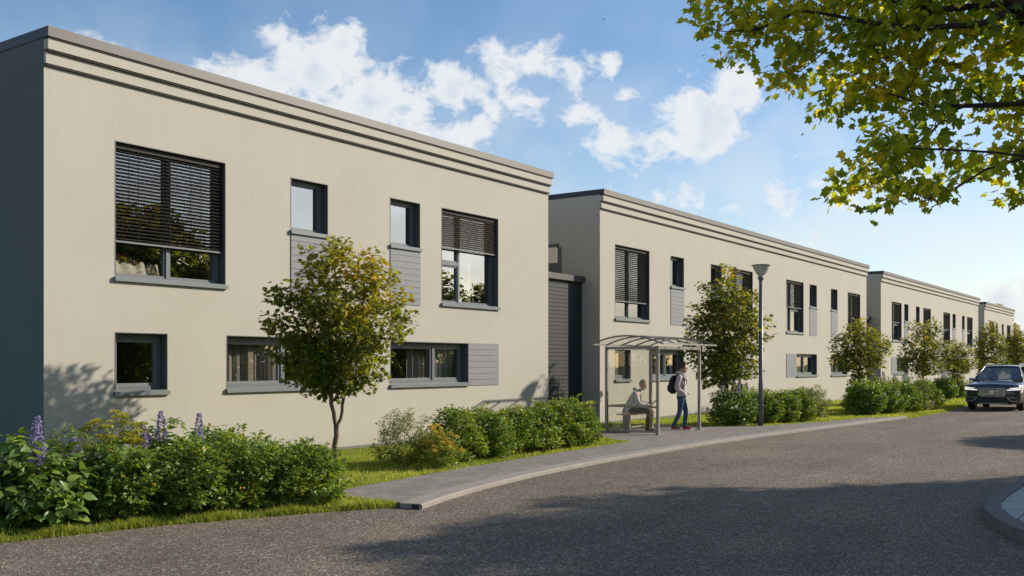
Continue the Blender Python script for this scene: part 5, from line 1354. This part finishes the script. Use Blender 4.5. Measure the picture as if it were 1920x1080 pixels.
for sg in (1, -1):
    MB().tube([(1.22, sg * .84, 1.10), (1.7, sg * .73, 1.38), (2.14, sg * .625, 1.625), (2.4, sg * .64, 1.655)], [.035, .032, .035, .035], 8).build('pillar', 'car_paint', car, smooth=True)
    MB().tube([(2.75, sg * .86, 1.12), (2.85, sg * .655, 1.65)], .035, 6).build('pillar', 'car_plastic', car)
    MB().tube([(3.75, sg * .86, 1.12), (3.75, sg * .645, 1.65)], .04, 6).build('pillar', 'car_plastic', car)
    MB().tube([(4.7, sg * .80, 1.12), (4.33, sg * .61, 1.63)], .06, 6).build('pillar', 'car_paint', car)
    sd2 = [(1.38, sg * .85, 1.12), (4.62, sg * .84, 1.12), (4.33, sg * .62, 1.62), (2.2, sg * .635, 1.62)]
    MB().add(sd2, [(0, 1, 2, 3)]).build('side_window', 'car_glass', car)
    MB().tube([(2.35, sg * .57, 1.70), (2.45, sg * .57, 1.745), (3.9, sg * .56, 1.745), (4.05, sg * .56, 1.70)], .016, 6).build('roof_rail', 'chrome', car)
    mr = MB(); absorb(mr, skin([(1.62, sg * .93, 1.12, .02, .02), (1.60, sg * 1.02, 1.16, .055, .075), (1.60, sg * 1.10, 1.17, .05, .07)], [(0, 1), (1, 2)])); mr.build('wing_mirror', 'chrome', car, smooth=True)
    # headlight: slanted lamp with a bright T bar
    def lampq(name, pts, m_, par):
        vs = [(x, sg * y, z) for x, y, z in pts]
        return MB().add(vs, [(0, 1, 4, 5), (1, 2, 3, 4)]).build(name, m_, par)
    ho = lampq('headlight', [(-.012, .49, .755), (-.012, .83, .77), (.095, .955, .79), (.095, .945, .905), (-.012, .83, .89), (-.012, .53, .855)], 'grille_dark', car)
    lampq('lamp_bar', [(-.02, .50, .77), (-.02, .83, .785), (.085, .958, .80), (.085, .956, .835), (-.02, .83, .82), (-.02, .52, .80)], 'headlamp', ho)
    lampq('lamp_lens', [(-.018, .58, .835), (-.018, .83, .845), (.088, .953, .86), (.088, .948, .892), (-.018, .83, .878), (-.018, .60, .855)], 'headlamp', ho)
    tk = MB(); P4 = [(.03, sg * .50, .50), (.03, sg * .84, .50), (.05, sg * .87, .38), (.03, sg * .66, .37)]
    tk.tube([(x - .05, y, z) for x, y, z in P4[:2]], .010, 5); tk.tube([(x - .05, y, z) for x, y, z in (P4[0], P4[3], P4[2])], .010, 5)
    tk.build('bumper_trim', 'chrome', car)
# nose details
gr = boxo('grille', 'grille_dark', car, -.035, .02, -.46, .46, .56, .82)
for i in range(23):
    y = -.43 + .86 * i / 22
    MB().box(-.052, -.034, y - .008, y + .008, .575, .805).build('grille_bar', 'chrome', gr)
fr_ = MB()
fr_.tube([(-.05, -.47, .80), (-.05, -.44, .84), (-.05, .44, .84), (-.05, .47, .80), (-.05, .46, .60), (-.05, .40, .55), (-.05, -.40, .55), (-.05, -.46, .60), (-.05, -.47, .80)], .013, 6)
fr_.build('grille_frame', 'chrome', gr)
MB().tube([(-.06, -.33, .815), (-.06, .33, .575)], .012, 4).build('diagonal_bar', 'chrome', gr)
bd = MB(); bd.tube([(-.06, 0, .70), (-.085, 0, .70)], .075, 20); bd.build('round_badge', 'badge', gr)
MB().box(-.088, -.086, -.05, .05, .69, .71).build('badge_band', 'eye_dark', gr)
boxo('bumper_insert', 'car_plastic', car, -.015, .05, -.72, .72, .27, .50)
boxo('number_plate', 'grille_dark', car, -.045, -.017, -.26, .26, .44, .54)
boxo('skid_strip', 'chrome', car, -.03, -.016, -.50, .50, .275, .29)
MB().add([(1.18, -.80, 1.135), (1.18, .80, 1.135), (1.30, .80, 1.15), (1.30, -.80, 1.15)], [(0, 1, 2, 3)]).build('scuttle', 'car_plastic', car)
for sy in (-.42, .42):
    st = MB(); absorb(st, skin([(2.75, sy, .75, .22, .1), (2.78, sy, 1.0, .23, .08), (2.86, sy, 1.28, .2, .06), (2.9, sy, 1.42, .11, .05)], [(0, 1), (1, 2), (2, 3)])); st.build('seat', 'car_seat', car, smooth=True)
boxo('dashboard', 'car_plastic', car, 1.35, 1.9, -.78, .78, .95, 1.12)
wheel_t = MB().lathe([(.22, -.12), (.33, -.125), (.375, -.10), (.385, -.06), (.385, .06), (.375, .10), (.33, .125), (.22, .12), (.22, -.12)], 28).mesh('tyre', 'tyre_rubber')
rm_ = MB().lathe([(0, .06), (.06, .08), (.07, .05), (.20, .05), (.225, .10), (.23, .09), (.22, -.11), (0, -.1)], 28)
for k in range(10):
    a = k * math.pi / 5; rm_.obox((.13 * math.cos(a), .13 * math.sin(a), .085), (.085 * math.cos(a), .085 * math.sin(a), 0), (-.015 * math.sin(a), .015 * math.cos(a), 0), (0, 0, .012))
rim_me = rm_.mesh('rim', 'rim_alloy')
for x in (.95, 3.85):
    for sg in (1, -1):
        wv = bpy.data.objects.new('wheel', wheel_t); COL.objects.link(wv); wv.parent = car
        wv.location = (x, sg * .845, .385); wv.rotation_euler = (R(-90) * sg, 0, 0); link('rim', rim_me, wv)

# ------------------------------------------------------------------ birds far off in the sky
mat('bird_dark', (0.03, 0.03, 0.035), 0.8)
def bird(px, az_, el, dist, label):
    mb = MB(); mb.ball((0, 0, 0), (.16, .05, .05), 8, 6); mb.ball((.17, 0, .02), (.05, .035, .035), 8, 6)
    for sg in (1, -1): mb.add([(.08, sg * .03, .02), (-.06, sg * .03, .02), (-.10, sg * .30, .14), (.04, sg * .28, .15), (-.16, sg * .52, .06)], [(0, 1, 2, 3), (3, 2, 4)])
    mb.add([(-.14, 0, .01), (-.28, .05, .02), (-.28, -.05, .02)], [(0, 1, 2)])
    o = mb.build('bird', 'bird_dark', None, loc=(dist * math.cos(az_) * math.cos(el), dist * math.sin(az_) * math.cos(el), 1.7 + dist * math.sin(el)))
    o.rotation_euler = (.3, 0, az_ + 1.9); tag(o, label, 'bird', 'birds in the sky')
bird(0, R(18.8), R(12.45), 150, 'tiny dark bird in the sky left of the overhanging maple foliage')
bird(0, R(29.8), R(19.0), 260, 'tiny speck of a bird high above the roof of the middle house')
